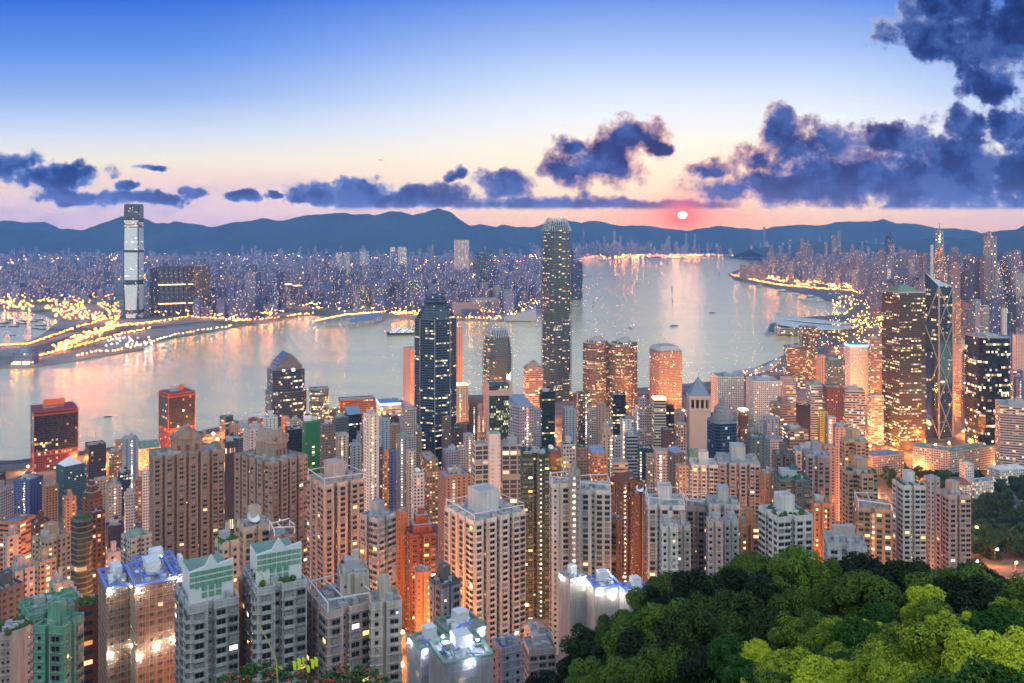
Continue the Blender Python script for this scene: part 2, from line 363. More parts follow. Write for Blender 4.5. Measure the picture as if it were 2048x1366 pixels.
# hills: each ridge its own mountain body
hm = mat('hill_woods', (.03,.055,.05), .95, var=.95, vs=.0012)
def ridge(name, pts, Y, depth, yb, seed, rough=1.0):
    mb = MB(); x0, x1 = pts[0][0], pts[-1][0]; nx = int((x1-x0)/5)+1
    cols = []
    NJ = 13
    for i in range(nx+1):
        x = x0+(x1-x0)*i/nx; y = interp([(p[0], p[1]) for p in pts], x)
        y += rough*2.6*noise.noise(Vector((x*.05, seed, 0))) + rough*1.3*noise.noise(Vector((x*.17, seed, 3)))
        zt = PZ(y, Y); X = PX(x, Y); c_ = []
        for j in range(NJ):
            q = j/(NJ-1); yy = Y - depth + 2*depth*q
            r = 1-abs(q-.5)*2; pr = r**1.15
            z = 3 + (zt-3)*pr*(1 + (.13*noise.noise(Vector((X*.0011, yy*.0016, seed))))*min(1, (1-r)*1.6)*min(1, r*4))
            c_.append((X*yy/Y if False else X, yy, z))
        cols.append(c_)
    for i in range(nx):
        for j in range(NJ-1):
            mb.face([cols[i][j], cols[i+1][j], cols[i+1][j+1], cols[i][j+1]])
    tag(mb.build(name, hm, smooth=True), kind='structure')
ridge('far_hills', [(-700,452),(-60,452),(10,440),(45,445),(90,444),(120,458),(200,462),(420,462),(700,460),(940,452),(960,448),(1000,456),(1100,452),(1200,446),(1250,452),(1285,450),(1330,457),(1370,461),(1420,466),(1600,466),(2048,466)], 19000, 500, 480, 1.3, .6)
ridge('kowloon_hills', [(-900,430),(-200,440),(0,456),(28,461),(48,459),(75,458),(105,464),(130,458),(160,461),(190,452),(215,444),(242,434),(284,435),(310,447),(335,446),(365,443),(400,450),(425,453),(460,446),(500,442),(530,437),(545,441),(565,442),(600,433),(640,427),(680,426),(750,430),(775,424),(800,422),(826,429),(850,424),(878,417),(900,424),(930,445),(957,462),(1000,480),(1060,497)], 16300, 1500, 500, 4.4)
ridge('east_hills', [(900,497),(960,466),(1000,450),(1030,452),(1055,462),(1080,450),(1110,442),(1140,441),(1160,445),(1190,440),(1215,447),(1250,462),(1300,476),(1340,486)], 17300, 900, 500, 7.1)
ridge('harbour_mouth_hills', [(1200,480),(1280,462),(1320,462),(1365,464),(1400,458),(1440,451),(1480,456),(1520,459),(1560,452),(1600,449),(1650,450),(1700,441),(1740,444),(1766,438),(1790,446),(1830,448),(1870,456),(1900,457),(1935,459),(1970,468),(2100,480)], 18000, 800, 500, 9.7)
ridge('headland_hill', [(1405,505),(1425,499),(1450,488),(1490,485),(1525,492),(1570,507)], 16000, 300, 500, 2.7)
ridge('island_hills', [(1500,499),(1560,492),(1620,482),(1700,484),(1760,488),(1800,482),(1850,478),(1880,472),(1930,478),(1960,468),(1990,462),(2020,460),(2048,461),(2200,450),(2600,420)], 12500, 1300, 520, 12.2)
ridge('near_island_hill', [(1840,566),(1890,545),(1960,520),(2040,500),(2100,480),(2300,455),(2700,410)], 6900, 900, 560, 15.5)
ridge('right_far_peak', [(1990,475),(2020,462),(2040,455),(2060,446),(2120,430),(2300,420)], 12800, 800, 500, 18.1)
# haze: one even body of air round everything
hz = bpy.data.materials.new('haze'); hz.use_nodes = True; hz.node_tree.nodes.clear(); t = NT(hz.node_tree)
pv_ = t.n('ShaderNodeVolumePrincipled'); pv_.inputs['Color'].default_value = (.18,.44,.95,1); pv_.inputs['Density'].default_value = 3.7e-5; pv_.inputs['Anisotropy'].default_value = 0.0
o_ = t.n('ShaderNodeOutputMaterial'); t.put(o_.inputs['Volume'], pv_.outputs[0])
mb = MB(); mb.box(0, 9400, -4, 1000, 36000, 21000, 0, bottom=True)
HAZE = mb.build('haze', hz); tag(HAZE, kind='stuff')
# ------------------------------------------------------------------ buildings
FOOT = []          # (X, Y, radius) of what stands, so that lamps and fillers keep clear
def footprint(x0, xm, x1, Y, th=None, dep=None):
    """near corner on photo column xm at distance Y; the two faces seen end on columns x0 and x1"""
    if xm is None: xm = x0 + (x1-x0)*(.1 if (x0+x1)/2 > CX else .9) if dep is None else x0 + (x1-x0)*.04
    wl, wr = max(1.0, xm-x0), max(1.0, x1-xm)
    if th is None: th = atan2(wl, wr)
    elif th < 0 or th > 7: th = radians(th)
    phi = atan((xm-CX)/F); a_ = th-phi
    X0 = PX(xm, Y); t1 = (x1-CX)/F; t0 = (x0-CX)/F
    dr = (cos(a_), sin(a_)); dl = (-sin(a_), cos(a_))
    w = (t1*Y-X0)/(dr[0]-t1*dr[1]); dd = (t0*Y-X0)/(dl[0]-t0*dl[1])
    w = max(4, w); dd = max(4, dd)
    if dep: dd = dep
    w = min(w, 6*dd+60); 
    cx_ = X0+dr[0]*w/2+dl[0]*dd/2; cy_ = Y+dr[1]*w/2+dl[1]*dd/2
    return cx_, cy_, a_, w, dd
def plan(shape, w, d):
    a, b = w/2, d/2
    if shape == 'rect': return [(-a,-b),(a,-b),(a,b),(-a,b)]
    if shape == 'chamfer':
        c = min(a, b)*.3; return [(-a+c,-b),(a-c,-b),(a,-b+c),(a,b-c),(a-c,b),(-a+c,b),(-a,b-c),(-a,-b+c)]
    if shape == 'round': return [(a*cos(2*pi*i/24-pi/2), b*sin(2*pi*i/24-pi/2)) for i in range(24)]
    if shape == 'bow':   # curved front
        pts = []
        for i in range(9):
            q = -1+i/4; pts.append((a*q, -b+ (b*.45)*q*q))
        return pts+[(a,b),(-a,b)]
    if shape == 'cross':
        c, e = a*.38, b*.38
        return [(-c,-b),(c,-b),(c,-e),(a,-e),(a,e),(c,e),(c,b),(-c,b),(-c,e),(-a,e),(-a,-e),(-c,-e)]
    if shape == 'notch':   # bays and light wells on all sides
        pts = []; n = max(2, int(round(w/7.5))); m_ = max(2, int(round(d/7.5)))
        def side(p0, p1, n, dpt):
            (x0, y0), (x1, y1) = p0, p1; L = math.hypot(x1-x0, y1-y0); ux, uy = (x1-x0)/L, (y1-y0)/L; nx, ny = -uy, ux
            seg = L/n; out = []
            for i in range(n):
                s0 = i*seg; out.append((x0+ux*s0, y0+uy*s0))
                if i < n-1:
                    for (q, dp) in ((seg*.72, 0), (seg*.72, dpt), (seg, dpt)):
                        out.append((x0+ux*(s0+q)+nx*dp, y0+uy*(s0+q)+ny*dp))
            return out
        dp = min(w, d)*.13
        return side((-a,-b),(a,-b),n,dp)+side((a,-b),(a,b),m_,dp)+side((a,b),(-a,b),n,dp)+side((-a,b),(-a,-b),m_,dp)
    return plan('rect', w, d)
STY = dict(   # wall, glass, cell w, cell h, window w, window h, lit, lit rows, colour of light
 glass=dict(glass=(.02,.05,.07), cw=3, ch=3.9, ww=.97, wh=.5, lit=.03, row=.14, gr=.1, gm=.45, lc=(1,.66,.3)),
 dkglass=dict(glass=(.006,.018,.03), cw=3, ch=3.9, ww=.97, wh=.5, lit=.03, row=.12, gr=.08, gm=.2, lc=(1,.72,.36)),
 office=dict(glass=(.02,.03,.04), cw=3.2, ch=3.7, ww=.62, wh=.5, lit=.10, row=.1, lc=(1,.6,.28)),
 band=dict(glass=(.02,.03,.04), cw=6, ch=3.7, ww=.97, wh=.45, lit=.14, row=.16, lc=(1,.62,.3)),
 grid=dict(glass=(.012,.014,.016), cw=3.3, ch=3.4, ww=.55, wh=.55, lit=.1, row=.02, lc=(1,.62,.3)),
 resi=dict(glass=(.03,.035,.035), cw=3.1, ch=3.0, ww=.52, wh=.45, lit=.05, lc=(1,.55,.2)),
 fine=dict(glass=(.04,.05,.05), cw=2.4, ch=3.0, ww=.6, wh=.5, lit=.07, lc=(1,.6,.26)),
 slit=dict(glass=(.02,.02,.025), cw=5, ch=3.0, ww=.34, wh=.5, lit=.10, lc=(1,.55,.2)),
 orange=dict(glass=(.05,.03,.02), cw=3.4, ch=3.2, ww=.6, wh=.45, lit=.45, row=.2, lc=(1,.42,.1)),
 far=dict(glass=(.03,.04,.06), cw=5, ch=4.2, ww=.5, wh=.5, lit=.14, lc=(1,.5,.2), st=5.),
)
WALLS = dict(white=(.70,.71,.69), cream=(.58,.52,.44), pink=(.60,.47,.43), brown=(.33,.22,.17), dbrown=(.13,.075,.06), grey=(.36,.37,.38), lgrey=(.5,.52,.53), dgrey=(.13,.14,.15),
 blue=(.10,.15,.34), lblue=(.36,.44,.52), navy=(.03,.05,.10), orange=(.48,.24,.13), red=(.25,.09,.06), green=(.16,.38,.26), dgreen=(.03,.08,.07), tan=(.46,.37,.27), lav=(.38,.38,.45), black=(.015,.02,.025), yellow=(.6,.5,.12), teal=(.08,.16,.19), salmon=(.50,.34,.29))
def fstyle(sty, wall, **k):
    p = dict(STY[sty]); p.update(k); return facade(WALLS[wall] if isinstance(wall, str) else wall, **p)

def parapet(mb, poly, z, h=1.3, t=.4, m=0):
    n = len(poly); c = (sum(p[0] for p in poly)/n, sum(p[1] for p in poly)/n)
    for i in range(n):
        a, b = poly[i], poly[(i+1) % n]; L = math.hypot(b[0]-a[0], b[1]-a[1])
        if L < .5: continue
        ux, uy = (b[0]-a[0])/L, (b[1]-a[1])/L; nx, ny = -uy, ux
        q = [(a[0]-nx*.06, a[1]-ny*.06), (b[0]-nx*.06, b[1]-ny*.06), (b[0]+nx*t-ux*.02, b[1]+ny*t-uy*.02), (a[0]+nx*t+ux*.02, a[1]+ny*t+uy*.02)]
        mb.prism(q, z-.5, z+h+.02*(i % 2), m, top=m)
def clutter(mb, w, d, z, r, n, ms):
    for i in range(n):
        bw, bd, bh = r.uniform(1.2, min(6, w*.22)), r.uniform(1.2, min(6, d*.22)), r.uniform(.9, 2.8)
        mb.box(r.uniform(-.32, .32)*w, r.uniform(-.32, .32)*d, z, z+bh, bw, bd, r.choice(ms))

def B(x0, xm, x1, yt, Y, wall, sty, top, label, cat=None, group=None, shape='rect', th=None, dep=None, zb=None, stair=None, name=None, rc=None, band=None, **k):
    cx_, cy_, a_, w, d = footprint(x0, xm, x1, Y, th, dep)
    zt = PZ(yt, Y); z0 = (min(ground(cx_-w/2, cy_-d/2), ground(cx_, cy_)) - 6) if zb is None else zb
    h = zt - z0; r = random.Random(int(x0*13+yt*7+Y))
    FOOT.append((cx_, cy_, math.hypot(w, d)/2*.8))
    if name is None: name = {'resi': 'apartment_tower', 'fine': 'apartment_tower', 'slit': 'apartment_tower', 'far': 'city_block'}.get(sty, 'office_tower')
    if cat is None: cat = 'apartment tower' if sty in ('resi', 'fine', 'slit') else 'office tower'
    root = thing(name, label, cat, (cx_, cy_, z0), a_, group)
    fm = fstyle(sty, wall, **k); WM = mat_wall(wall)
    poly = plan(shape, w, d)
    body = MB(); body.prism(poly, 0, h, 0)
    if band:      # solid belts proud of the wall
        for zz in band: body.prism([(p[0]*1.012, p[1]*1.012) for p in poly], h-zz-1.6, h-zz, 1, top=1, bottom=True)
    body.build('wall', [fm, WM], root)
    rf = MB(); rf.face([(p[0], p[1], h-.02) for p in poly], 0)
    parapet(rf, poly, h, 1.4, .5, 1)
    clutter(rf, w, d, h-.02, r, 5 if w > 12 else 3, (2, 1, 0))
    rcm = {None: M['roof'], 'g': M['roofg'], 'b': M['roofb'], 'w': M['white'], 'd': M['dark']}[rc]
    ro_ = rf.build('roof', [rcm, WM, M['plant']], root)
    ROOT_TOP(ro_, top, w, d, h, r, WM, fm)
    if stair:   # column of lit landing windows on the front (f) or left (l) face: (face, position 0..1, colour)
        fc, pos, cc = stair; sb = MB(); L = w if fc == 'f' else d
        q = (-.5+pos)*L
        if fc == 'f': sb.box(q, -d/2-.05, 0, h-1.5, 2.0, .4, 0)
        else: sb.box(-w/2-.05, q, 0, h-1.5, .4, 2.0, 0)
        sb.build('stairwell', stairmat(wall, cc), root)
    return root, w, d, h
def stairmat(wall, cc):
    return fstyle('slit', wall, cw=2.0, ch=3.1, ww=.8, wh=.46, lit=1.1, lc=(1,.5,.16) if cc == 'y' else (1,.82,.6), st=6, dirt=.2)
_mw = {}
def mat_wall(wall):
    c = WALLS[wall] if isinstance(wall, str) else wall
    if c not in _mw:
        m = mat('painted_wall', c, .8, var=0); t = NT(m.node_tree); b = m.node_tree.nodes['Principled BSDF']; tc = t.n('ShaderNodeTexCoord').outputs['Object']
        a_ = t.noise(tc, .12, 6, .65); b_ = t.noise(t.vm('MULTIPLY', tc, (1, 1, .045)), 1.1, 4, .7)
        st_ = t.m('SUBTRACT', 1.22, t.m('ADD', t.m('MULTIPLY', a_, .42), t.m('MULTIPLY', t.m('POWER', b_, 2.0), 1.1)))
        t.put(b.inputs['Base Color'], t.mix(1.0, (*c, 1), t.comb(st_, st_, t.m('MULTIPLY', st_, .97)), 'MULTIPLY')); _mw[c] = m
    return _mw[c]
M['stairwarm'] = mat('stair_light', (.8,.6,.4), emis=(1,.60,.25), es=3.2, var=0, samp='NONE')

def ROOT_TOP(root, top, w, d, h, r, WM, fm):
    for tp in (top or '').split('+'):
        if not tp: continue
        mb = MB(); nm = None; ms = [WM, M['plant']]
        if tp == 'tank':
            tw, td, th_ = w*.36, d*.42, min(12, 4+w*.22)
            mb.box(0, d*.05, h, h+th_, tw, td, 0, top=1); parapet(mb, [(-tw/2, d*.05-td/2), (tw/2, d*.05-td/2), (tw/2, d*.05+td/2), (-tw/2, d*.05+td/2)], h+th_, .9, .35, 0); nm = 'lift_house'
        elif tp == 'box':
            mb.box(w*r.uniform(-.12,.12), d*.08, h, h+4.5, w*.5, d*.45, 1); mb.box(w*.1, d*.1, h+4.5, h+7, w*.22, d*.2, 0); nm = 'plant_room'
        elif tp == 'frame':   # open white roof frame
            for (ax, ay, bx, by) in ((-w/2,-d/2,w/2,-d/2),(w/2,-d/2,w/2,d/2),(w/2,d/2,-w/2,d/2),(-w/2,d/2,-w/2,-d/2)):
                mb.beam((ax*.96,ay*.96,h+5),(bx*.96,by*.96,h+4),.4,0); mb.beam((ax*.96,ay*.96,h),(ax*.96,ay*.96,h+4),.4,0)
            mb.beam((-w*.1,-d*.48,h+4),(-w*.1,d*.48,h+4),.3,0); ms = [M['white']]; nm = 'roof_frame'
        elif tp == 'pyr':
            e = [(-w*.5,-d*.5),(w*.5,-d*.5),(w*.5,d*.5),(-w*.5,d*.5)]; mb.prism(e, h+.1, h+w*.42, 0, sc=.02); ms = [M['white']]; nm = 'pyramid_roof'
        elif tp == 'pyrd':
            e = [(-w*.52,-d*.52),(w*.52,-d*.52),(w*.52,d*.52),(-w*.52,d*.52)]; mb.prism(e, h+.1, h+w*.62, 0, sc=.03); ms = [M['roofb']]; nm = 'pyramid_roof'
        elif tp == 'mast':
            mb.beam((0,0,h),(0,0,h+16),.5,0); mb.beam((w*.1,0,h),(w*.1,0,h+9),.35,0); ms = [M['metal']]; nm = 'antenna'
        elif tp == 'masts':
            for i in range(4): mb.beam((w*(-.4+.27*i), d*(-.3 if i % 2 else .3), h),(w*(-.4+.27*i), d*(-.3 if i % 2 else .3), h+12+3*(i % 2)),.45,0)
            ms = [M['metal']]; nm = 'antenna'
        elif tp == 'dish':
            prof = [(.1,0),(1.2,.25),(2.2,.9),(2.8,1.7)]; mb.lathe(0, 0, prof, 14, 0); mb.beam((0,0,-2.5),(0,0,0),.4,0)
            o = mb.build('satellite_dish', [M['white']], root, smooth=True); o.location = (-w*.15,-d*.2,h+3); o.rotation_euler = (radians(40),0,.4); continue
        elif tp == 'dome':
            mb.lathe(0, 0, [(w*.36, h), (w*.34, h+w*.12), (w*.26, h+w*.24), (w*.12, h+w*.32), (.3, h+w*.35)], 18, 0); ms = [M['roofg']]; nm = 'dome'
        elif tp == 'gable':
            a, b = w*.5, d*.5; z1 = h+min(10, d*.4)
            mb.face([(-a,-b,h),(a,-b,h),(a,0,z1),(-a,0,z1)]); mb.face([(a,b,h),(-a,b,h),(-a,0,z1),(a,0,z1)])
            mb.face([(-a,b,h),(-a,-b,h),(-a,0,z1)]); mb.face([(a,-b,h),(a,b,h),(a,0,z1)]); nm = 'gable_roof'
        elif tp == 'slope':
            a, b = w*.5, d*.5; z1 = h+d*.5
            mb.face([(-a,-b,h),(a,-b,h),(a,b,z1),(-a,b,z1)]); mb.face([(a,b,h),(-a,b,h),(-a,b,z1),(a,b,z1)]); mb.face([(-a,b,h),(-a,-b,h),(-a,b,z1)]); mb.face([(a,-b,h),(a,b,h),(a,b,z1)])
            ms = [M['roofb']]; nm = 'sloping_roof'
        elif tp == 'steps':
            mb.box(0,0,h,h+6,w*.72,d*.72,0,top=1); mb.box(0,0,h+6,h+11,w*.46,d*.46,0,top=1); mb.box(0,0,h+11,h+15,w*.22,d*.22,0,top=1); nm = 'stepped_crown'
        elif tp == 'garden':
            for i in range(26):
                x, y = r.uniform(-.42,.42)*w, r.uniform(-.42,.42)*d
                mb.lathe(x, y, [(.2,h),(1.2,h+.8),(.9,h+1.7),(.1,h+2.3)], 6, 0)
            ms = [M['foliage']]; nm = 'roof_garden'; 
        elif tp == 'crown':
            mb.box(0,0,h+.1,h+2.2,w*1.02,d*1.02,0); ms = [M['gold']]; nm = 'crown_light'
        elif tp == 'blue':
            mb.box(0,0,h+.1,h+5,w*1.01,d*1.01,0,top=1); ms = [M['blueglow'], M['roofb']]; nm = 'lit_sign_band'
        elif tp == 'redrim':
            mb.box(0,0,h-4,h+2.2,w*1.015,d*1.015,0,top=1,bottom=True); ms = [M['red'], M['roof']]; nm = 'red_rim'
        elif tp == 'helipad':
            mb.lathe(0,0,[(0.1,h+5),(w*.3,h+5),(w*.3,h+5.8),(.1,h+5.8)],20,0); mb.beam((0,0,h),(0,0,h+5),w*.2,1); nm = 'helipad'
        if nm:
            o_ = mb.build(nm, ms, root)
            if nm == 'roof_garden': o_['kind'] = 'stuff'
M['blueglow'] = mat('blue_sign', (.1,.2,.8), emis=(.12,.3,1), es=6, var=0, samp='NONE')
M['foliage'] = mat('garden_leaves', (.035,.09,.02), .9, var=.5, vs=.9)
# ------------------------------------------------------------------ the towers, one row each: columns x0, corner, x1, top row, distance
A_ = B
# left edge and left waterfront
A_(170,177,212,893,1180,'dbrown','office','mast','dark brown slab with rooftop mast, right of the wide red-rimmed black tower',lit=.1,row=.05)
A_(112,128,169,936,1050,'teal','fine','pyr','dark teal tower under a white pyramid roof, near the wide red-rimmed tower',lit=.03)
A_(150,154,172,934,1085,'blue','resi','','slim blue-lit tower with bright windows squeezed beside the white pyramid roof',lit=.55)
A_(27,60,86,962,1000,'blue','slit','box','deep blue tower block near the left edge of the town',lit=.06,stair=('l',.35,'w'))
A_(84,92,117,975,980,'orange','resi','','red-orange block between the deep blue tower and the white pyramid roof',lit=.05)
A_(-20,0,12,952,1010,'dbrown','grid','','dark pinkish tower cut by the left edge of the view')
A_(-30,2,28,985,900,'grey','resi','tank','grey tower right at the left edge beside the deep blue one')
A_(244,250,277,880,1150,'lblue','slit','box','pale blue-grey tower dotted with small landing lights, before the harbour',lit=.05,stair=('f',.5,'w'))
A_(214,218,246,908,1260,'orange','orange','box','low glowing orange block on the quay left of the pale dotted tower')
A_(228,232,247,884,1290,'salmon','orange','','thin glowing salmon tower on the quay behind the orange block')
A_(276,278,322,900,1330,'cream','orange','','low wide waterfront hall with a pale green roof and orange light',rc='g',dep=60)
A_(125,131,153,998,850,'brown','slit','tank','narrow brown block with white corner strips below the white pyramid roof')
A_(284,286,304,946,900,'white','fine','','very slim pale green-white tower touching the tall brown triple tower',lit=.02)
A_(248,251,270,990,850,'lblue','fine','box','slim blue-glass block with pale mullions left of the slim green-white tower',glass=(.03,.08,.12))
A_(267,270,286,962,990,'orange','orange','','glowing orange sliver between two slim pale towers')
A_(236,240,262,950,1030,'navy','office','box','short navy block below the pale dotted tower')
A_(213,217,243,975,900,'grey','resi','tank','grey apartment tower with two dotted light columns right of the round brown tower',stair=('f',.5,'w'))
A_(188,194,215,962,960,'tan','resi','','tan stepped block tucked behind the round brown tower')
A_(158,184,209,1003,700,'dbrown','slit','steps','dark brown tower with a lit stepped crown',lit=.10,shape='chamfer')
A_(141,158,190,1046,560,'teal','band','garden','curved tower with stacked pale balcony bands and a roof garden',shape='bow',glass=(.02,.03,.04),wh=.7,lit=.05)
A_(176,183,210,1030,590,'dbrown','grid','','dark brown wall full of orange-lit windows beside the curved balcony tower',lit=.25,lc=(1,.4,.12))
A_(0,40,72,1048,640,'orange','band','','blue-roofed office block with an orange side wall at the left edge',rc='b',lit=.2)
A_(6,14,42,1078,540,'pink','slit','tank','pink slab with small square windows below the blue roof',rc='g')
A_(64,96,142,1085,500,'tan','resi','box+tank','wide tan apartment cluster left of the curved balcony tower',shape='notch',lit=.1)
A_(62,70,100,1050,620,'dbrown','resi','tank','brown block behind the wide tan apartment cluster',lit=.15)
A_(212,216,242,1112,480,'pink','slit','tank','small pink tower with a dotted stair column under the grey stepped roof',stair=('f',.55,'w'))
A_(242,262,304,1082,520,'lgrey','resi','dome','pale grey apartment block with round roof frames left of the brown triple tower',shape='notch')
A_(211,216,248,1058,640,'navy','office','box','navy office block behind the small pink tower',lit=.1)
A_(8,30,70,1150,430,'lav','resi','tank+box','purple-grey apartment group low at the left edge',shape='notch',lit=.12)
A_(60,80,112,1130,460,'tan','resi','tank','tan tower with a lit stair column right of the purple-grey group',stair=('f',.5,'y'))
A_(100,118,140,1112,520,'dbrown','band','','dark terrace block before the curved balcony tower')
A_(98,110,140,1175,380,'cream','slit','box','squat pinkish block with a cream flat roof above the green-walled roofs',rc='w')
A_(120,140,165,1205,360,'pink','slit','box','pink block with a cluttered orange-lit roof beside the scaffolded tower')
A_(150,158,206,1222,320,'red','band','garden','rusty red tower with black windows left of the scaffolded tower',ww=.55,lit=.12,lc=(1,.4,.12))
A_(-20,2,48,1185,400,'dgrey','resi','tank','dark grey block behind the pink and green curved building')
# big brown pair's neighbours
A_(446,450,476,888,660,'navy','band','box','tall narrow slate tower with vertical stripes right of the brown triple tower',cw=1.6,ww=.5,wh=1.0,lit=0)
A_(486,500,531,862,900,'lgrey','slit','box','pale grey slab with a black central strip before the brick-red ferry hall',lit=.02)
A_(452,456,520,862,1400,'cream','band','box','low cream hall with a red roof band on the quay',dep=70,zb=0)
A_(460,470,500,880,1180,'dgrey','office','','dark block between the slate striped tower and the cream quay hall')
A_(526,530,556,838,1180,'white','slit','tank','white windowless tower in front of the stepped-crown blue tower',lit=.01)
A_(570,575,606,862,1060,'black','dkglass','','black office block hugging the green netted tower')
A_(530,536,572,876,1010,'grey','office','box','grey office block below the white windowless tower')
A_(640,644,671,852,900,'dgrey','resi','box','dark grey tower immediately right of the green netted one',lit=.12)
A_(671,676,697,872,980,'cream','slit','','cream tower with two rows of warm stair lights',stair=('f',.4,'y'))
A_(690,697,723,832,1320,'black','dkglass','slope','black glass tower with a sloping grid roof by the harbour')
A_(664,672,698,838,1230,'dgrey','office','dome','dark tower with an oval glass roof near the harbour edge')
A_(671,680,750,802,1640,'dbrown','dkglass','mast','wide low black slab with a pink side wall on the waterfront',dep=30)
A_(754,760,802,812,1720,'lblue','band','blue','waterfront terminal block lit in electric blue and white',dep=50,zb=0,lit=.5)
A_(618,622,659,782,1500,'teal','glass','masts','teal tower with curved roofs and thin masts right of the stepped-crown blue tower',row=.45,shape='bow')
A_(806,820,835,698,1760,'salmon','slit','','pink slab with a dark central groove left of the tall navy tower',lit=0,th=35)
A_(909,913,926,657,1900,'salmon','slit','','tall thin pink slab behind the right side of the tall navy tower',lit=0,th=30)
A_(909,914,936,772,1480,'cream','slit','crown','cream tower with a glowing crown beside the tall navy tower',stair=('f',.3,'y'))
A_(802,810,834,820,1260,'pink','grid','box','pink office block with a fine window grid left of the tall navy tower',rc='g')
A_(727,738,758,832,850,'white','slit','box','tall white slab with orange stair lights between the green tower and the navy tower',stair=('f',.35,'y'),th=30)
A_(700,704,723,892,940,'lblue','slit','','light blue slab before the tall white slab',lit=.1)
A_(722,726,738,868,960,'brown','slit','','thin brown tower behind the tall white slab')
A_(757,762,781,842,1120,'lblue','slit','','blue-grey windowless block right of the tall white slab',lit=.02)
A_(779,783,800,852,1180,'orange','resi','','orange-lit block with a flat grey roof behind the pink grid block')
A_(775,779,792,905,900,'blue','slit','','slim blue-violet slab with orange neighbour glow',lit=0)
A_(765,768,778,905,860,'orange','orange','','very thin orange building left of the blue-violet slab')
A_(792,799,823,875,1010,'grey','slit','dome','grey twin tower with small rounded teal roofs',stair=('f',.2,'w'))
A_(811,816,832,905,900,'cream','slit','','slim cream tower with a warm stair column below the navy tower',stair=('f',.5,'y'))
A_(823,827,849,950,840,'white','grid','dish','white block with navy window grid at the foot of the navy tower',glass=(.03,.05,.15))
A_(743,748,768,898,900,'dgrey','resi','','dark apartment block right of the tall white slab',lit=.1)
A_(848,853,876,922,980,'orange','orange','','glowing orange podium in front of the navy tower',dep=40)
A_(875,892,944,957,780,'brown','slit','','wide brown tower with small windows in T shape below the navy tower',lit=.02,stair=('f',.3,'w'))
A_(893,897,925,944,790,'tan','slit','','taller central shaft of the T-shaped brown tower with a cream cap',lit=0,rc='w')
A_(886,892,918,905,1000,'lav','resi','box','grey-violet block between the navy tower foot and the pink tower')
A_(926,930,946,872,1060,'pink','slit','','pink tower with warm stair lights left of the white windowless shaft',stair=('f',.6,'y'))
A_(912,917,934,900,1010,'cream','resi','','small cream block at the right foot of the navy tower')
A_(938,942,955,812,1290,'dbrown','slit','','dark maroon tower with one bright stair column',stair=('f',.5,'w'),lit=0)
A_(905,909,926,858,1180,'dbrown','office','','dark brown block behind the T-shaped brown tower',lit=.2)
A_(956,960,972,870,1200,'orange','orange','','glowing orange block left of the pink framed glass tower')
A_(945,950,977,892,650,'lgrey','band','','grey glass apartment wing left of the white windowless shaft',glass=(.05,.07,.08),ww=.85,wh=.7,lit=.04)
A_(975,979,1001,872,645,'white','slit','dome','tall white windowless shaft with a small domed cap',lit=0,glass=(.5,.5,.5))
A_(1000,1004,1041,892,655,'grey','band','box','grey glass apartment wing right of the white windowless shaft',glass=(.05,.06,.06),ww=.8,wh=.7,lit=.06)
# centre
A_(1047,1052,1086,738,1640,'salmon','band','steps','salmon banded office tower with a stepped top left of the tallest tower',lit=.3)
A_(1018,1040,1067,815,960,'lav','grid','slope','grey glass tower with a violet side of dotted lights and sloping grey roof',stair=('f',.55,'w'))
A_(1079,1084,1110,786,1190,'black','dkglass','box','dark green-black glass tower in front of the tallest tower',glass=(.004,.03,.025))
A_(1040,1046,1066,870,1080,'dgrey','office','','dark office block behind the violet-sided tower')
A_(1064,1069,1082,820,1100,'lav','resi','','thin violet-grey tower beside the dark green glass one')
A_(1124,1130,1153,820,1200,'lblue','slit','','blank blue-grey slab below the right side of the tallest tower',lit=.01)
A_(1153,1157,1176,788,1290,'dbrown','office','','copper-brown tower with a bright stair column',stair=('f',.8,'w'),lit=.3)
A_(1175,1179,1193,820,1260,'pink','grid','','small pink tower with black square windows')
A_(1192,1196,1211,810,1200,'salmon','slit','','blank salmon slab right of the small pink tower',lit=0)
A_(1166,1170,1190,900,1000,'orange','orange','','orange-lit block below the small pink tower')
A_(1221,1226,1252,792,1290,'black','dkglass','','black glass tower in front of the twin round-cornered towers',row=.3)
A_(1208,1212,1226,842,1120,'grey','office','','small grey office right of the salmon slab')
A_(1240,1245,1263,840,1060,'white','slit','garden','white slab with a lit left edge and a green creeper roof',stair=('f',.15,'y'),lit=0)
A_(1249,1254,1276,872,980,'lblue','dkglass','box','slate-blue glass tower with pale side wall',row=.05)
A_(1227,1231,1242,878,1010,'lgrey','office','','slim pale banded tower left of the slate-blue glass tower')
A_(1196,1204,1226,870,900,'tan','slit','steps','beige pinstriped tower with green flanks and a stepped top',stair=('f',.85,'w'))
A_(1222,1226,1256,928,850,'pink','band','','pink banded block below the white slab with creeper roof')
A_(1177,1188,1214,912,820,'orange','orange','slope','floodlit orange tower with a slanted roof')
A_(1150,1155,1180,898,900,'brown','resi','garden','brown tower with rooftop greenery left of the floodlit orange tower')
A_(1120,1126,1152,892,860,'lgrey','office','garden+tank','grey block with a planted roof behind the cranes')
A_(1086,1092,1122,905,800,'dbrown','resi','dish','maroon block with rooftop dishes beside the yellow gondolas')
A_(1276,1280,1293,798,1180,'lav','office','','slim lavender office tower topped with white lights',rc='w')
A_(1290,1294,1304,815,1220,'tan','office','','thin tan office tower beside the lavender one')
A_(1304,1308,1332,800,1130,'cream','glass','crown','glass tower with cream edges and a brightly lit roof',row=.3)
A_(1330,1333,1348,812,1160,'black','dkglass','','small black glass tower right of the bright roof')
A_(1275,1279,1306,900,900,'dgreen','dkglass','','dark green tower edged with white dots',stair=('f',.1,'w'))
A_(1292,1296,1308,912,870,'cream','fine','','slim cream balcony tower',wh=.4)
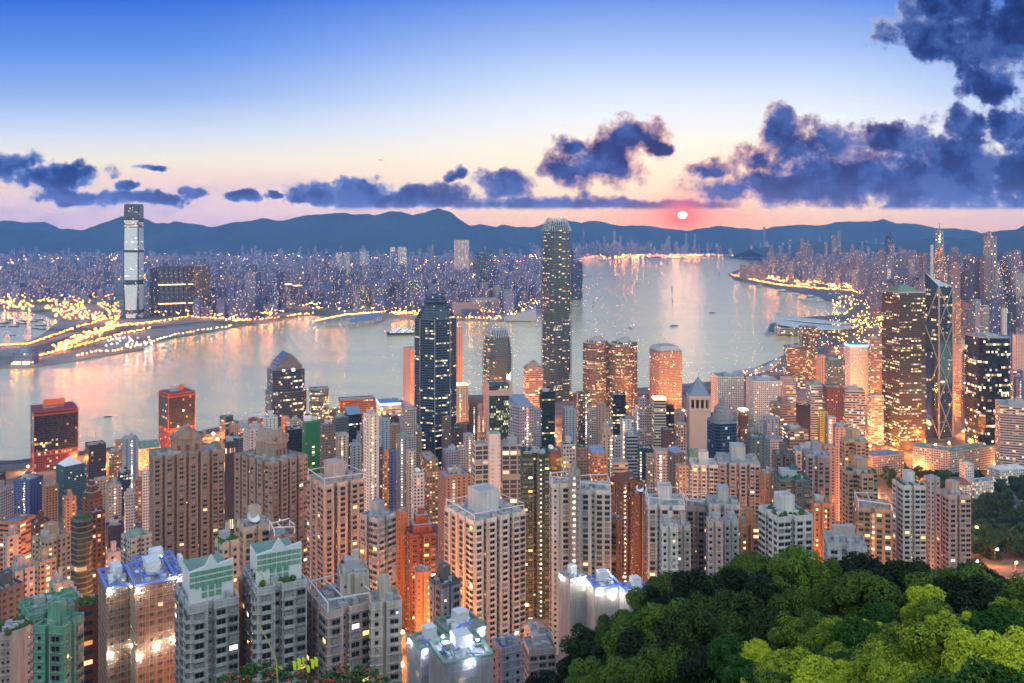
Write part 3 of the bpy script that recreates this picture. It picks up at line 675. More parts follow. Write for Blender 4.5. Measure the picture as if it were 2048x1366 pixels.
A_(1308,1313,1341,906,850,'pink','resi','','pink tower with bright twin stair columns',stair=('f',.3,'w'),lit=.12)
A_(1322,1326,1350,862,960,'dbrown','resi','','dark maroon block with an orange-lit top')
A_(1335,1350,1368,910,800,'dgrey','slit','slope','slate tower with a steep sloping roof')
A_(1350,1356,1374,850,1010,'salmon','grid','','salmon block with a domed blue roof left of the pyramid-roofed tower',lit=.2)
A_(1352,1358,1378,935,760,'tan','resi','','tan block with warm windows below the slate sloping roof',lit=.35)
A_(1376,1380,1399,904,880,'green','slit','','small block wrapped in bright green netting',lit=0,glass=(.02,.16,.07))
A_(1422,1436,1488,755,1560,'white','grid','box','broad white hotel slab with a fine square window grid',lit=.08,rc='g')
A_(1492,1506,1561,764,1480,'white','grid','box','second white square-windowed tower right of the broad hotel slab',lit=.1)
A_(1560,1566,1592,758,1560,'pink','band','','pink banded block behind the white square-windowed tower')
A_(1540,1560,1592,812,1260,'brown','band','tank','brown terraced office with a lit roof edge',lit=.25)
A_(1476,1481,1496,822,1240,'dbrown','office','crown','red-brown tower behind the blue spire tower')
A_(1478,1486,1500,884,900,'dgrey','resi','','dark block right of the blue spire tower')
A_(1495,1502,1530,876,880,'teal','slit','','blank teal-grey block right of the blue spire tower',lit=.03)
A_(1526,1534,1558,838,1120,'lav','slit','','blank lavender-grey block before the brown terraced office')
A_(1592,1597,1621,812,1190,'black','slit','','black windowless tower pair right of the brown terraced office',lit=0)
A_(1564,1580,1617,862,1060,'brown','band','box','low office with orange-lit side and green roof',lit=.3,rc='g')
A_(1528,1540,1566,882,960,'grey','resi','','grey block between the lavender block and the lit low office')
# right centre
A_(1612,1622,1652,772,1360,'lgrey','band','dome','grey banded tower with a green dome',lit=.2)
A_(1644,1654,1686,776,1340,'red','grid','','brick-red gridded tower beside the green dome',rc='g',lit=.1)
A_(1684,1690,1730,782,1330,'pink','glass','box','steel-framed bank tower with stacked trusses outside its walls',lit=.3)
A_(1688,1700,1737,694,1880,'white','fine','blue','white hotel tower with an electric blue sign band on top',lit=.1)
A_(1735,1742,1766,678,1860,'brown','band','box','copper brown tower right of the blue-topped white tower',lit=.3)
A_(1567,1575,1612,695,2080,'dbrown','band','box','copper glass tower by the convention hall with stepped top',lit=.35)
A_(1598,1604,1634,655,2180,'dbrown','glass','masts','taller dark copper tower before the winged hall roof',lit=.3)
A_(1633,1638,1652,712,1780,'salmon','slit','','thin blank salmon slab right of the copper glass tower',lit=0)
A_(1650,1656,1690,722,1700,'teal','office','box','teal-roofed office behind the brick-red grid',lit=.2,rc='g')
A_(1636,1640,1656,826,1080,'yellow','slit','','narrow tower with a bright yellow side wall',lit=.1)
A_(1652,1656,1672,836,1070,'pink','slit','','pink tower with stair lights right of the yellow-sided one',stair=('f',.3,'y'))
A_(1666,1670,1698,856,1000,'salmon','slit','box','blank salmon block above the cream cross-shaped towers',lit=.01)
A_(1735,1742,1768,792,1520,'pink','band','','low pink banded hall behind the steel-framed bank tower',rc='g',lit=.4)
A_(1644,1650,1672,895,800,'salmon','slit','','plain salmon block with a lone black window strip',lit=0)
A_(1990,2000,2075,812,1250,'pink','band','box','broad pinkish glass block at the right edge beside the black tower',lit=.15,cw=4)
A_(2025,2030,2060,672,1900,'pink','slit','','blank pink tower end at the right edge behind the black tower',lit=0)
A_(2022,2027,2046,742,1700,'blue','band','','blue striped tower right of the black tower')
A_(1906,1910,1924,690,1950,'salmon','resi','','salmon tower between the braced tower and the black one',lit=.2)
A_(1904,1908,1922,760,1750,'orange','orange','','low orange-lit block between the braced tower and the black one')
# far right, the next district
for q in [(1897,1901,1920,541,3300,'lblue','slit','','pale blue blank tower end right of the braced tower',dict(lit=0)),
 (1922,1926,1938,545,3300,'navy','far','','navy tower with lit top rows above the black tower',{}),
 (1938,1941,1946,541,3100,'lgrey','slit','','thin pale pillar-like tower above the black tower',dict(lit=0)),
 (1951,1954,1962,542,3100,'lblue','slit','','thin light blue tower beside the pale pillar',dict(lit=0)),
 (1958,1963,1978,532,3500,'lgrey','far','','bright gridded tower on the slope, left of a lit flat-roofed one',dict(lit=.4)),
 (1986,1990,2000,534,3500,'lblue','far','','slim tower with bright windows against the dark hill',dict(lit=.35)),
 (2000,2006,2016,520,3600,'navy','far','mast','tower with a mast and lit flat top against the dark hill',dict(lit=.3)),
 (2026,2030,2052,548,3000,'pink','far','','dusky pink tower at the right edge below the hill',dict(lit=.1)),
 (1961,1967,1978,612,2500,'cream','band','','cream slab with brown stripes behind the black tower',dict(lit=.1)),
 (1980,1985,1998,605,2550,'blue','far','','blue office tower right of the cream striped slab',{}),
 (2002,2006,2014,618,2450,'white','slit','','slim white tower end among blue ones at the right',dict(lit=0)),
 (2012,2018,2032,590,2700,'navy','far','','navy tower with a star-like light at the top right',{}),
 (1930,1936,1950,620,2400,'dgrey','far','','dark tower with a white vertical line above the black tower',{}),
 (1944,1950,1962,600,2800,'lav','far','','lavender tower behind the black tower roof',{}),
 (1975,1980,1994,566,3100,'lblue','far','','pale block with yellowish lit windows high on the right',dict(lit=.45)),
 (1905,1910,1922,600,2500,'orange','orange','','tall orange-lit sliver right of the braced tower',{}),
 (1835,1840,1852,512,4800,'pink','far','','rosy tower left of the needle tower',{}),
 (1816,1820,1830,520,4800,'salmon','far','','rosy twin tower farther left of the needle tower',{}),
 (1790,1795,1804,528,5000,'cream','far','','cream tower with bright stripes above the green-topped glass tower',dict(lit=.4)),
 (1766,1770,1782,538,5000,'white','far','','white tower with bright stripes left of the cream one',dict(lit=.4)),
 (1746,1750,1762,545,5000,'pink','far','','pink tower over the glowing interchange',{}),
 (1540,1544,1552,512,7400,'orange','far','','far orange tower at the harbour point',dict(lit=.3)),
 (1576,1580,1587,524,6500,'salmon','far','','tall salmon tower on the far shore road',{}),
 (1602,1606,1612,530,6600,'salmon','far','','left one of two salmon towers on the far shore road',{}),
 (1613,1617,1626,530,6600,'salmon','far','','right one of two salmon towers on the far shore road',{}),
 (1632,1637,1646,538,6500,'pink','far','','dull pink tower right of the two salmon towers',{}),
 (1667,1671,1680,543,6000,'salmon','far','','salmon tower above the sheltered boats',{}),
 (1703,1708,1726,541,5700,'pink','far','','broad rosy tower above the glowing interchange',{}),
 (1480,1490,1534,531,7000,'orange','far','','long curved row of orange-lit apartment slabs on the point',dict(shape='bow')),
 # Kowloon side
 (366,372,388,535,3900,'dbrown','far','','dark copper tower right of the wide comb-like apartment wall',{}),
 (300,306,316,536,3850,'navy','far','','dark tower left of the wide comb-like apartment wall',dict(lit=.08)),
 (386,392,421,533,3880,'dbrown','far','box','dark brown apartment tower pair right of the comb-like wall',dict(lit=.12)),
 (421,427,466,584,4100,'salmon','far','','low salmon-lit block right of the dark apartment towers',dict(lit=.05,rc='g')),
 (952,960,984,503,4600,'teal','glass','','tall greenish tower across the harbour between the two finance towers',dict(lit=.06,row=.05)),
 (645,650,660,530,5400,'dbrown','far','','thin dark tower standing over the far district',{}),
 (552,558,584,570,4600,'dbrown','far','crown','brown block with a lit rim across the harbour',{}),
 (586,592,604,572,4600,'dbrown','far','crown','smaller brown block with a lit rim next to the larger one',{}),
 (706,712,738,572,4200,'teal','far','','dark green waterfront tower group, left slab',dict(lit=.3)),
 (742,748,776,580,4200,'teal','far','','dark green waterfront tower group, middle slab',dict(lit=.3)),
 (776,782,800,566,4400,'navy','far','','navy waterfront tower behind the green slabs',dict(lit=.2)),
 (806,812,842,560,4300,'teal','far','','broad dark green waterfront tower left of the navy tower tip',dict(lit=.3)),
 (900,905,955,608,3950,'salmon','slit','','blank salmon cultural hall across the water',dict(lit=0,dep=60)),
 (940,948,1000,600,4000,'salmon','far','','rosy banded hotel block across the water',dict(lit=.2)),
 (1026,1032,1056,588,4300,'salmon','far','','salmon block left of the tallest tower across the water',dict(lit=.2)),
 (985,990,1000,572,4300,'grey','slit','','small grey tower with a dark top across the water',dict(lit=.02)),
 (1142,1146,1150,498,5000,'navy','far','','dark slim tower peeking out behind the right side of the tallest tower',{}),
 (1142,1147,1165,523,4900,'navy','far','','dark slab on the far point right of the tallest tower',dict(lit=.05)),
 (688,692,700,560,5000,'lblue','far','','pale blue estate slab in the middle of the far district',dict(lit=.25)),
 (672,677,684,505,6300,'lblue','far','','pale slab in a row of three on the far hillfoot, left',dict(lit=.3)),
 (688,692,700,505,6300,'lblue','far','','pale slab in a row of three on the far hillfoot, middle',dict(lit=.3)),
 (720,726,738,503,6300,'lblue','far','','pale slab in a row of three on the far hillfoot, right',dict(lit=.3)),
 (780,784,790,494,7000,'lblue','far','','slab with bright edges at the foot of the far hills, left',dict(lit=.5)),
 (796,800,813,494,7000,'lblue','far','','slab with bright edges at the foot of the far hills, right',dict(lit=.5)),
 (908,916,938,480,7600,'pink','far','','pinkish estate slab below the highest hill',dict(lit=.35)),
 ]:
    A_(*q[:9], **dict(dict(group=None), **q[9]))
# ------------------------------------------------------------------ landmark towers, each from its own shape
def sect(mb, levels, w, d, m=0, base='chamfer', top=None, ty=0.0):
    """stack of plans: levels = [(z, scale)...]"""
    pl = plan(base, w, d)
    for (z0, s0), (z1, s1) in zip(levels, levels[1:]):
        mb.prism([(p[0]*s0, p[1]*s0) for p in pl], z0, z1, m, sc=s1/s0, ctr=(0, 0))
    s1 = levels[-1][1]
    if top is not None: mb.face([(p[0]*s1, p[1]*s1, levels[-1][0]) for p in pl], top)
def site(x0, xm, x1, Y, name, label, th=None, dep=None, cat='skyscraper', zb=3.0):
    cx_, cy_, a_, w, d = footprint(x0, xm, x1, Y, th, dep); FOOT.append((cx_, cy_, math.hypot(w, d)/2))
    return thing(name, label, cat, (cx_, cy_, zb), a_), w, d
Z = lambda y, Y, zb=3.0: PZ(y, Y) - zb
# tall tower across the harbour
Y = 3756; w = 30*Y/F; d = 58.0
T = thing('skyscraper', 'very tall pale glass tower across the harbour with a dark capped top', 'skyscraper', (PX(261.5, Y), Y+d/2, 3), .03); FOOT.append((PX(261.5, Y), Y+d/2, 50))
mb = MB(); dk = facade((.03,.045,.06), (.03,.06,.10), 3, 4.2, .9, .8, lit=.03, row=.03, gr=.12, gm=.5, dirt=.1)
sect(mb, [(0,1.06),(60,.98),(Z(500,Y),1),(Z(408,Y),.93)], w, d, 0, 'rect', top=0); mb.build('core', dk, T)
pale = facade((.62,.68,.72), (.60,.68,.74), 3, 4.2, .95, .55, lit=.012, row=.02, gr=.3, gm=.35, dirt=.15, lc=(1,.8,.5), st=5)
fm = MB()
def facepanel(mb, axis, z0, z1, f0, f1, m=0, off=1.2):
    s_ = lambda z: (1.06-.08*z/60) if z < 60 else 1.0 if z < Z(500, Y) else 1-.07*(z-Z(500, Y))/(Z(408, Y)-Z(500, Y))
    a0, a1 = s_(z0), s_(z1)
    if axis == 'f': p = [(-w/2*f0*a0, -d/2*a0-off, z0), (w/2*f0*a0, -d/2*a0-off, z0), (w/2*f1*a1, -d/2*a1-off, z1), (-w/2*f1*a1, -d/2*a1-off, z1)]
    else: p = [(w/2*a0+off, -d/2*f0*a0, z0), (w/2*a0+off, d/2*f0*a0, z0), (w/2*a1+off, d/2*f1*a1, z1), (w/2*a1+off, -d/2*f1*a1, z1)]
    back = [(q[0]-(off+.5 if axis == 'r' else 0), q[1]+(off+.5 if axis == 'f' else 0), q[2]) for q in p]
    L = math.hypot(p[1][0]-p[0][0], p[1][1]-p[0][1])
    mb.face(p, m, [(0,z0),(L,z0),(L,z1),(0,z1)]); 
    for i in range(4): mb.face([p[(i+1) % 4], p[i], back[i], back[(i+1) % 4]], m)
for ax in 'fr':
    for (y0, y1, f0, f1) in ((636,628,.55,.66),(620,570,.70,.86),(560,505,.86,.88),(500,455,.88,.86),(449,444,.85,.85)):
        facepanel(fm, ax, Z(y0, Y), Z(y1, Y), f0, f1)
fm.build('glass_face', pale, T)
lb = MB()
for yy in (442, 452): lb.box(0, 0, Z(yy, Y)-1.5, Z(yy, Y)+1.2, w*.93, d*.93+3.2, 0)
lb.build('light_band', mat('deck_lights', (.5,.3,.2), emis=(1,.55,.35), es=1.6, var=0, samp='NONE'), T)
mb = MB()
for i in range(14): mb.box(w*.47+4, -d*.36+i*d*.055, Z(436, Y)-0, Z(410, Y), .8, .8, 0)
for i in range(6): mb.box(w*.47+3, 0, Z(436, Y)+i*9, Z(436, Y)+i*9+1, 2.5, d*.8, 0)
mb.build('crown_frame', M['metal'], T)
# comb-like apartment wall
Y = 3850; T, w, d = site(315, 318, 386, Y, 'apartment_slab', 'wide comb-like apartment wall with two orange light belts across the harbour', th=.1, dep=40, cat='apartment tower')
mb = MB(); fa = facade((.05,.06,.09), (.05,.08,.12), 3, 3.4, .55, .5, lit=.05, st=3, dirt=.1)
n = 7
for i in range(n):
    x = -w/2 + w*(i+.5)/n
    mb.box(x, 0, 0, Z(532+ (i % 2), Y), w/n*.80, d, 0)
mb.box(0, d*.1, 0, Z(534, Y), w*.99, d*.5, 0); mb.build('wall', [fa], T)
mb = MB()
for yy in (570, 608): mb.box(0, -1.5, Z(yy, Y)-2, Z(yy, Y)+2, w*1.01, d+2, 0)
mb.build('light_belt', mat('belt_lights', (.6,.4,.2), emis=(1,.5,.2), es=3.5, var=0, samp='NONE'), T)
# the two finance towers
def finance(x0, x1, Y, prof, ytop, yfin, label, rows, nf):
    T, w, d = site(x0, x0+(x1-x0)*.28, x1, Y, 'skyscraper', label, th=.42)
    w = d = (x1-x0)*Y/F*.80
    mb = MB(); gl = facade((.04,.08,.10), (.012,.06,.09), 2.6, 4.1, .97, .42, lit=.03, row=.2, gr=.12, gm=.3, dirt=.1, lc=(1,.66,.3), st=2.6)
    sect(mb, [(Z(y_, Y), s_) for y_, s_ in prof], w, d, 0, 'chamfer', top=1)
    mb.build('wall', [gl, M['dark']], T)
    ed = MB()      # dark recess strips up the middle of each face and ribs
    lv = [(Z(y_, Y), s_) for y_, s_ in prof]
    for (z0, s0), (z1, s1) in zip(lv, lv[1:]):
        for q in (-.42, -.14, .14, .42):
            ed.beam((w*q*s0, -d/2*s0-.2, z0), (w*q*s1, -d/2*s1-.2, z1), .6, 0)
            ed.beam((-w/2*s0-.2, d*q*s0, z0), (-w/2*s1-.2, d*q*s1, z1), .6, 0)
            ed.beam((w/2*s0+.2, d*q*s0, z0), (w/2*s1+.2, d*q*s1, z1), .6, 0)
    ed.build('mullions', mat('steel_rib', (.05,.09,.12), .35, .5, var=0), T)
    fi = MB(); s_ = prof[-1][1]; zb_ = Z(yfin, Y); zt_ = Z(ytop, Y)
    for i in range(nf):
        for sx, sy in ((0,-1),(0,1),(-1,0),(1,0)):
            q = -.42+.84*i/(nf-1); hh = zt_ - abs(q)*8*(w/60)
            a_ = (q*w, sy*d/2) if sy else (sx*w/2, q*d)
            fi.beam((a_[0]*1.02, a_[1]*1.02, zb_), (a_[0]*s_, a_[1]*s_, zt_-abs(q)*12), .9, 0)
    fi.build('crown_fin', mat('crown_steel', (.35,.45,.5), .4, .5, var=0), T)
    ro = MB(); ro.box(0, 0, Z(prof[-1][0], Y), Z(prof[-1][0], Y)+4, w*.4, d*.4, 0); ro.build('plant_room', M['plant'], T)
    return T, w, d
T1, w1, d1 = finance(1083, 1143, 1900, [(806,1.0),(690,1.0),(570,.985),(520,.96),(490,.92),(465,.85),(452,.76),(444,.66)], 434, 462, 'tallest tower, teal glass with a clawed crown rising above the harbour', None, 9)
mb = MB(); 
for yy in (548, 560, 561+6): mb.box(0, 0, Z(yy, 1900)-1.4, Z(yy, 1900)+1.2, w1*.985, d1*.985*1.0, 0)
T2, w2, d2 = finance(965, 1024, 1800, [(830,1.0),(712,1.0),(704,.97),(690,.92),(680,.85),(670,.77),(663,.66)], 645, 676, 'shorter finance tower with spiky crown behind the pink framed glass block', None, 11)
# lit letter on its flank
mb = MB(); zc = Z(756, 1800); mb.box(w2*.10, -d2/2-1.4, zc-6, zc+6, w2*.3, .8, 1, bottom=True)
for q in (-1, 1): mb.box(w2*.30+q*3, -d2/2-1.6, zc-5, zc+6, 2.2, 1.0, 0, bottom=True)
mb.box(w2*.30, -d2/2-1.6, zc-6.5, zc-4, 7.5, 1.0, 0, bottom=True)
mb.build('lit_sign', [mat('sign_white', (.8,.8,1), emis=(.6,.75,1), es=9, var=0), M['dark']], T2)
# navy star-plan tower
Y = 1330; T, w, d = site(833, 868, 909, Y, 'skyscraper', 'massive navy glass tower with a terraced pyramid top in mid town', th=.75)
w = d = 54
def star(s_, k=.84): return [(s_*w/2*1.22*(1 if i % 2 == 0 else k)*cos(pi*i/8+pi/8*0), s_*w/2*1.22*(1 if i % 2 == 0 else k)*sin(pi*i/8)) for i in range(16)]
gl = facade((.05,.08,.11), (.008,.03,.055), 2.6, 3.9, .97, .45, lit=.03, row=.12, gr=.1, gm=.45, dirt=.1, lc=(1,.7,.35), st=2.4)
mb = MB(); mb.prism(star(1), 0, Z(640, Y), 0, top=1); zz = Z(636, Y)
for (s0, s1, ya, yb) in ((.92,.86,640,630),(.86,.66,630,615),(.55,.55,615,607),(.60,.10,607,589)): mb.prism(star(s0), Z(ya, Y), Z(yb, Y), 0, sc=s1/s0, ctr=(0,0), top=1)
mb.build('wall', [gl, M['roofb']], T)
mb = MB()
for i in range(16):
    x, y = star(1.01)[i]; 
    if i % 2 == 0: mb.beam((x, y, 0), (x, y, Z(640, Y)), .8, 0)
mb.beam((0,0,Z(592, Y)),(0,0,Z(583, Y)), .8, 0); mb.build('steel_edge', M['metal'], T)
# stepped-crown blue tower
Y = 1500; T, w, d = site(532, 548, 612, Y, 'office_tower', 'blue-black tower with a stepped glass gable crown at the waterfront', cat='office tower')
gl = facade((.04,.07,.12), (.01,.03,.06), 3, 3.8, .94, .72, lit=.05, row=.08, gr=.1, gm=.4, dirt=.1, lc=(1,.8,.5))
mb = MB(); mb.prism(plan('chamfer', w, d), 0, Z(742, Y), 0, top=1); mb.prism(plan('chamfer', w*1.1, d*1.1), 0, Z(787, Y), 0, top=1); mb.build('wall', [gl, M['roof']], T)
mb = MB()
for i, sc in enumerate((1, .84, .66)):
    a, b = w*.40*sc, d*(.42-.0*i); z0 = Z(741, Y)+i*5; zt_ = z0+14
    y0_, y1_ = -b+i*2.5, b-i*2.5
    pr = [(-a, z0), (a, z0), (a, z0+6), (a*.35, z0+15), (-a*.05, z0+18), (-a*.4, z0+13), (-a, z0+6)]
    mb.face([(x, y0_, z) for x, z in pr]); mb.face([(x, y1_, z) for x, z in reversed(pr)])
    for (p, q) in zip(pr, pr[1:]+pr[:1]): mb.face([(q[0], y0_, q[1]), (p[0], y0_, p[1]), (p[0], y1_, p[1]), (q[0], y1_, q[1])])
mb.build('gable_crown', mat('crown_glass', (.20,.22,.27), .25, .5, var=.2), T)
mb = MB(); mb.box(w*.1, -d/2-.3, Z(745, Y), Z(740, Y), 5, 1, 0); mb.box(-w*.2, -d/2-.3, Z(744, Y), Z(741, Y), 4, 1, 0); mb.build('crown_lamp', M['gold'], T)
# two red-framed waterfront towers
rd = facade((.035,.03,.04), (.012,.02,.035), 3, 3.8, .92, .85, lit=.03, row=.02, gr=.1, gm=.35, dirt=.1, lc=(1,.6,.25), st=3)
rd2 = facade((.22,.05,.04), (.08,.02,.03), 3, 3.8, .88, .8, lit=.06, row=.03, gr=.2, gm=.2, dirt=.1, lc=(1,.5,.2))
def redtower(x0, xm, x1, yt, Y, yb, label, sign):
    T, w, d = site(x0, xm, x1, Y, 'office_tower', label, cat='office tower', zb=0); h = Z(yt, Y, 0); hb = Z(yb, Y, 0)
    mb = MB(); mb.box(0, 0, hb, h-7, w, d, 0); mb.build('upper_wall', [rd], T)
    mb = MB(); mb.box(0, 0, 0, hb-7, w, d, 0); mb.build('lower_wall', [rd2], T)
    mb = MB()
    for (za, zb2, o) in ((h-7, h-4.5, 1.01), (h-2, h, 1.015), (hb-7.5, hb-5.5, 1.01), (hb-1.5, hb+.5, 1.01)): mb.box(0, 0, za, zb2, w*o, d*o, 0, bottom=True)
    for (cx2, cy2) in ((-w/2,-d/2),(w/2,-d/2),(w/2,d/2),(-w/2,d/2)): mb.box(cx2, cy2, 0, h, 1.2, 1.2, 0)
    n = 5
    for i in range(n):
        x = -w/2+w*i/n; mb.beam((x,-d/2-.2,hb-6),(x+w/n/2,-d/2-.2,hb-1),.6,0); mb.beam((x+w/n/2,-d/2-.2,hb-1),(x+w/n,-d/2-.2,hb-6),.6,0)
        y = -d/2+d*i/n; mb.beam((-w/2-.2,y,hb-6),(-w/2-.2,y+d/n/2,hb-1),.6,0); mb.beam((-w/2-.2,y+d/n/2,hb-1),(-w/2-.2,y+d/n,hb-6),.6,0)
    mb.build('red_frame', M['red'], T)
    mb = MB(); mb.box(0, 0, hb-6.5, hb-1, w*.96, d*.96, 0); mb.build('sky_lobby', [facade((.1,.05,.04),(.05,.03,.03),4,6,.8,.9,lit=.35,st=2,lc=(1,.5,.2))], T); mb = MB(); mb.box(0, 0, h-5, h-2, w*.96, d*.96, 0); mb.build('top_recess', [M['dark']], T)
    mb = MB(); mb.face([(-w/2,-d/2,h-.6),(w/2,-d/2,h-.6),(w/2,d/2,h-.6),(-w/2,d/2,h-.6)], 0); mb.box(-w*.1, 0, h-.6, h+2.5, w*.3, d*.3, 0)
    if sign == 'box': mb.box(-w*.02, d*.05, h-.6, h+6, w*.46, d*.3, 2)
    mb.build('roof', [M['roof'], M['plant'], M['plant']], T)
    mb = MB()
    if sign == 'box': mb.box(-w*.02, -d*.02-d*.12, h+4, h+14, w*.5, 2.5, 0, bottom=True)
    else:
        mb.lathe(0, 0, [(.1,.7),(5.5,.7),(5.5,-.7),(.1,-.7)], 20, 0)
    o = mb.build('roof_sign', mat('red_sign', (.5,.10,.04), .6, emis=(1,.2,.05), es=.25, var=0, samp='NONE'), T)
    if sign != 'box': o.rotation_euler = (radians(90), 0, 0); o.location = (w*.12, -d*.1, h+6)
    mb = MB()
    for i in range(4): mb.beam((-w*.2+i*3, d*.2, h), (-w*.2+i*3, d*.2, h+7+i % 2*4), .4, 0)
    mb.build('antenna', M['metal'], T)
redtower(62, 68, 156, 824, 1320, 905, 'wide red-rimmed black tower with a red sign box on its roof', 'box')
redtower(318, 337, 390, 788, 1460, 858, 'red-rimmed dark tower with a round orange disc on its roof', 'disc')
# granite twin towers with rounded corners
for (x0, x1, yt, lab) in ((1167, 1218, 684, 'left one of the twin round-cornered brown glass towers by the quay'), (1217, 1276, 687, 'right one of the twin round-cornered brown glass towers by the quay')):
    Y = 1840; T, w, d = site(x0, x0+(x1-x0)*.4, x1, Y, 'office_tower', lab, cat='office tower', th=.6); w = d = (x1-x0)*Y/F*.74; h = Z(yt, Y)
    fa = facade((.15,.125,.115), (.02,.03,.035), 3, 3.7, .8, .45, lit=.10, row=.3, gm=.4, gr=.15, lc=(1,.6,.25), st=2.6)
    mb = MB(); mb.prism([(w*.62*cos(2*pi*i/20)-w*.12, d*.62*sin(2*pi*i/20)) for i in range(20)], 0, h-4, 0, top=1); mb.box(w*.12, d*.05, 0, h, w*.8, d*.9, 0, top=1)
    mb.build('wall', [fa, M['roof']], T)
    mb = MB(); mb.prism([(w*.3*cos(2*pi*i/14), d*.3*sin(2*pi*i/14)) for i in range(14)], h, h+6, 0, top=0); mb.box(w*.2, d*.1, h, h+9, w*.3, d*.25, 0); mb.build('plant_room', M['plant'], T)
# square tower with a truncated roof and a dense grid of round windows
Y = 1820; T, w, d = site(1299, 1318, 1364, Y, 'office_tower', 'pink tower with a dense grid of round windows and a sloped flat-topped roof', cat='office tower'); h = Z(703, Y)
mb = MB(); mb.box(0, 0, 0, h, w, d, 0); mb.build('wall', [facade((.36,.27,.24), (.02,.015,.015), 2.9, 3.5, .55, .55, lit=.12, row=.05, lc=(1,.65,.3), st=3)], T)
mb = MB(); e = plan('rect', w*1.02, d*1.02); mb.prism(e, h+1, h+10, 0, sc=.72, top=1); mb.box(0, 0, h+10, h+12, w*.5, d*.5, 1); mb.build('hipped_roof', [mat('slate', (.30,.33,.36), .6), M['roof']], T)
# braced prism tower
Y = 1560; T, w, d = site(1850, 1878, 1905, Y, 'skyscraper', 'prism glass tower crossed by white diagonal braces with twin masts'); h = Z(575, Y)
mb = MB(); gl = facade((.08,.12,.14), (.06,.12,.15), 2.6, 3.9, .95, .9, lit=.03, row=.05, gr=.08, gm=.75, dirt=.1, lc=(1,.6,.3))
a, b = w/2, d/2; hz1, hz2 = h, h+22
mb.prism([(-a,-b),(a,-b),(a,b),(-a,b)], 0, h, 0)
P_ = {'n': (-a,-b,h+2), 'r': (a,-b,h+2), 'k': (a,b,h+10), 'l': (-a,b,h+26)}
mb.face([(-a,-b,h),(a,-b,h),P_['r'],P_['n']]); mb.face([(-a,b,h),(-a,-b,h),P_['n'],P_['l']]); mb.face([(a,-b,h),(a,b,h),P_['k'],P_['r']]); mb.face([(a,b,h),(-a,b,h),P_['l'],P_['k']])
mb.build('wall', [gl], T)
mb = MB(); mb.face([P_['n'],P_['r'],P_['k']]); mb.face([P_['n'],P_['k'],P_['l']]); mb.build('sloping_roof', mat('pale_roof', (.45,.55,.55), .4, var=.1), T)
mb = MB(); hm_ = h/4.05; t_ = 1.6
for (x, y) in ((-a,-b),(a,-b),(-a,b)): mb.beam((x*1.01, y*1.01, 0), (x*1.01, y*1.01, h+2), t_*1.25, 0)
for i in range(5):
    z0, z1 = h-(i+1)*hm_, h-i*hm_
    if z1 < 6: break
    z0c = max(z0, 3); q = (z1-z0c)/hm_
    mb.beam((-a,-b-.6,z1),(a*(-1+2*q),-b-.6,z0c),t_*.8,0); mb.beam((a,-b-.6,z1),(a*(1-2*q),-b-.6,z0c),t_*.8,0)
    if i % 2 == 0: mb.beam((-a-.6,-b,z1),(-a-.6,b*(-1+2*q),z0c),t_,0)
    else: mb.beam((-a-.6,b,z1),(-a-.6,b*(1-2*q),z0c),t_,0)
mb.build('diagonal_brace', mat('brace_white', (.30,.29,.28), .5, var=.1), T)
mb = MB(); 
for x, y in ((-a*.5, b*.6), (-a*.1, b*.75)): mb.beam((x, y, h+14), (x, y, h+78), 1.1, 0)
mb.build('mast', M['white'], T)
mb = MB(); mb.prism([(-a,b+.2),(-a,-b*.1),(-a-13,b*.45)], 0, Z(705, Y), 0, sc=.9, top=0); mb.build('lower_shaft', [facade((.1,.15,.3),(.08,.14,.34),2.6,3.9,.95,.9,lit=.02,gm=.7,gr=.1)], T)
# tall plain glass box with an edge of light
Y = 1480; T, w, d = site(1764, 1799, 1851, Y, 'skyscraper', 'tall green-topped glass box tower with rows of lit floors'); h = Z(586, Y)
mb = MB(); mb.box(0, 0, 0, h, w, d, 0); mb.build('wall', [facade((.05,.045,.04), (.13,.12,.09), 2.8, 4.1, .94, .5, lit=.04, row=.32, gr=.12, gm=.7, dirt=.1, lc=(1,.62,.25), st=2.6)], T)
mb = MB(); mb.face([(-w/2,-d/2,h+.1),(w/2,-d/2,h+.1),(w/2,d/2,h+.1),(-w/2,d/2,h+.1)]); parapet(mb, plan('rect', w, d), h, 2.5, .8, 1); mb.box(-w*.02, d*.05, h, h+8, w*.66, d*.55, 0); mb.box(0, d*.1, h+8, h+12, w*.36, d*.3, 0)
mb.build('roof', [M['roofg'], M['metal']], T)
# black faceted bank tower
Y = 1330; T, w, d = site(1925, 1962, 2026, Y, 'skyscraper', 'broad black tower with scattered lit floors near the right edge', th=.5); h = Z(676, Y)
mb = MB(); mb.prism(plan('chamfer', w, d), 0, h, 0, top=1); mb.build('wall', [facade((.012,.016,.024), (.004,.008,.014), 3, 4, .94, .8, lit=.05, row=.17, gr=.12, gm=.2, dirt=.1, lc=(1,.68,.32), st=3), M['roof']], T)
mb = MB(); parapet(mb, plan('chamfer', w, d), h, 2, 1, 0); mb.box(0, 0, h, h+4, w*.4, d*.5, 1); clutter(mb, w, d, h, R, 8, (1,)); mb.build('roof_plant', [M['metal'], M['plant']], T)
mb = MB(); 
for i in range(26): mb.box(w/2+.1, d*.22-0, 8+i*(h-20)/26, 8+i*(h-20)/26+2, .8, 3, 0)
mb.build('edge_light', M['gold'], T)
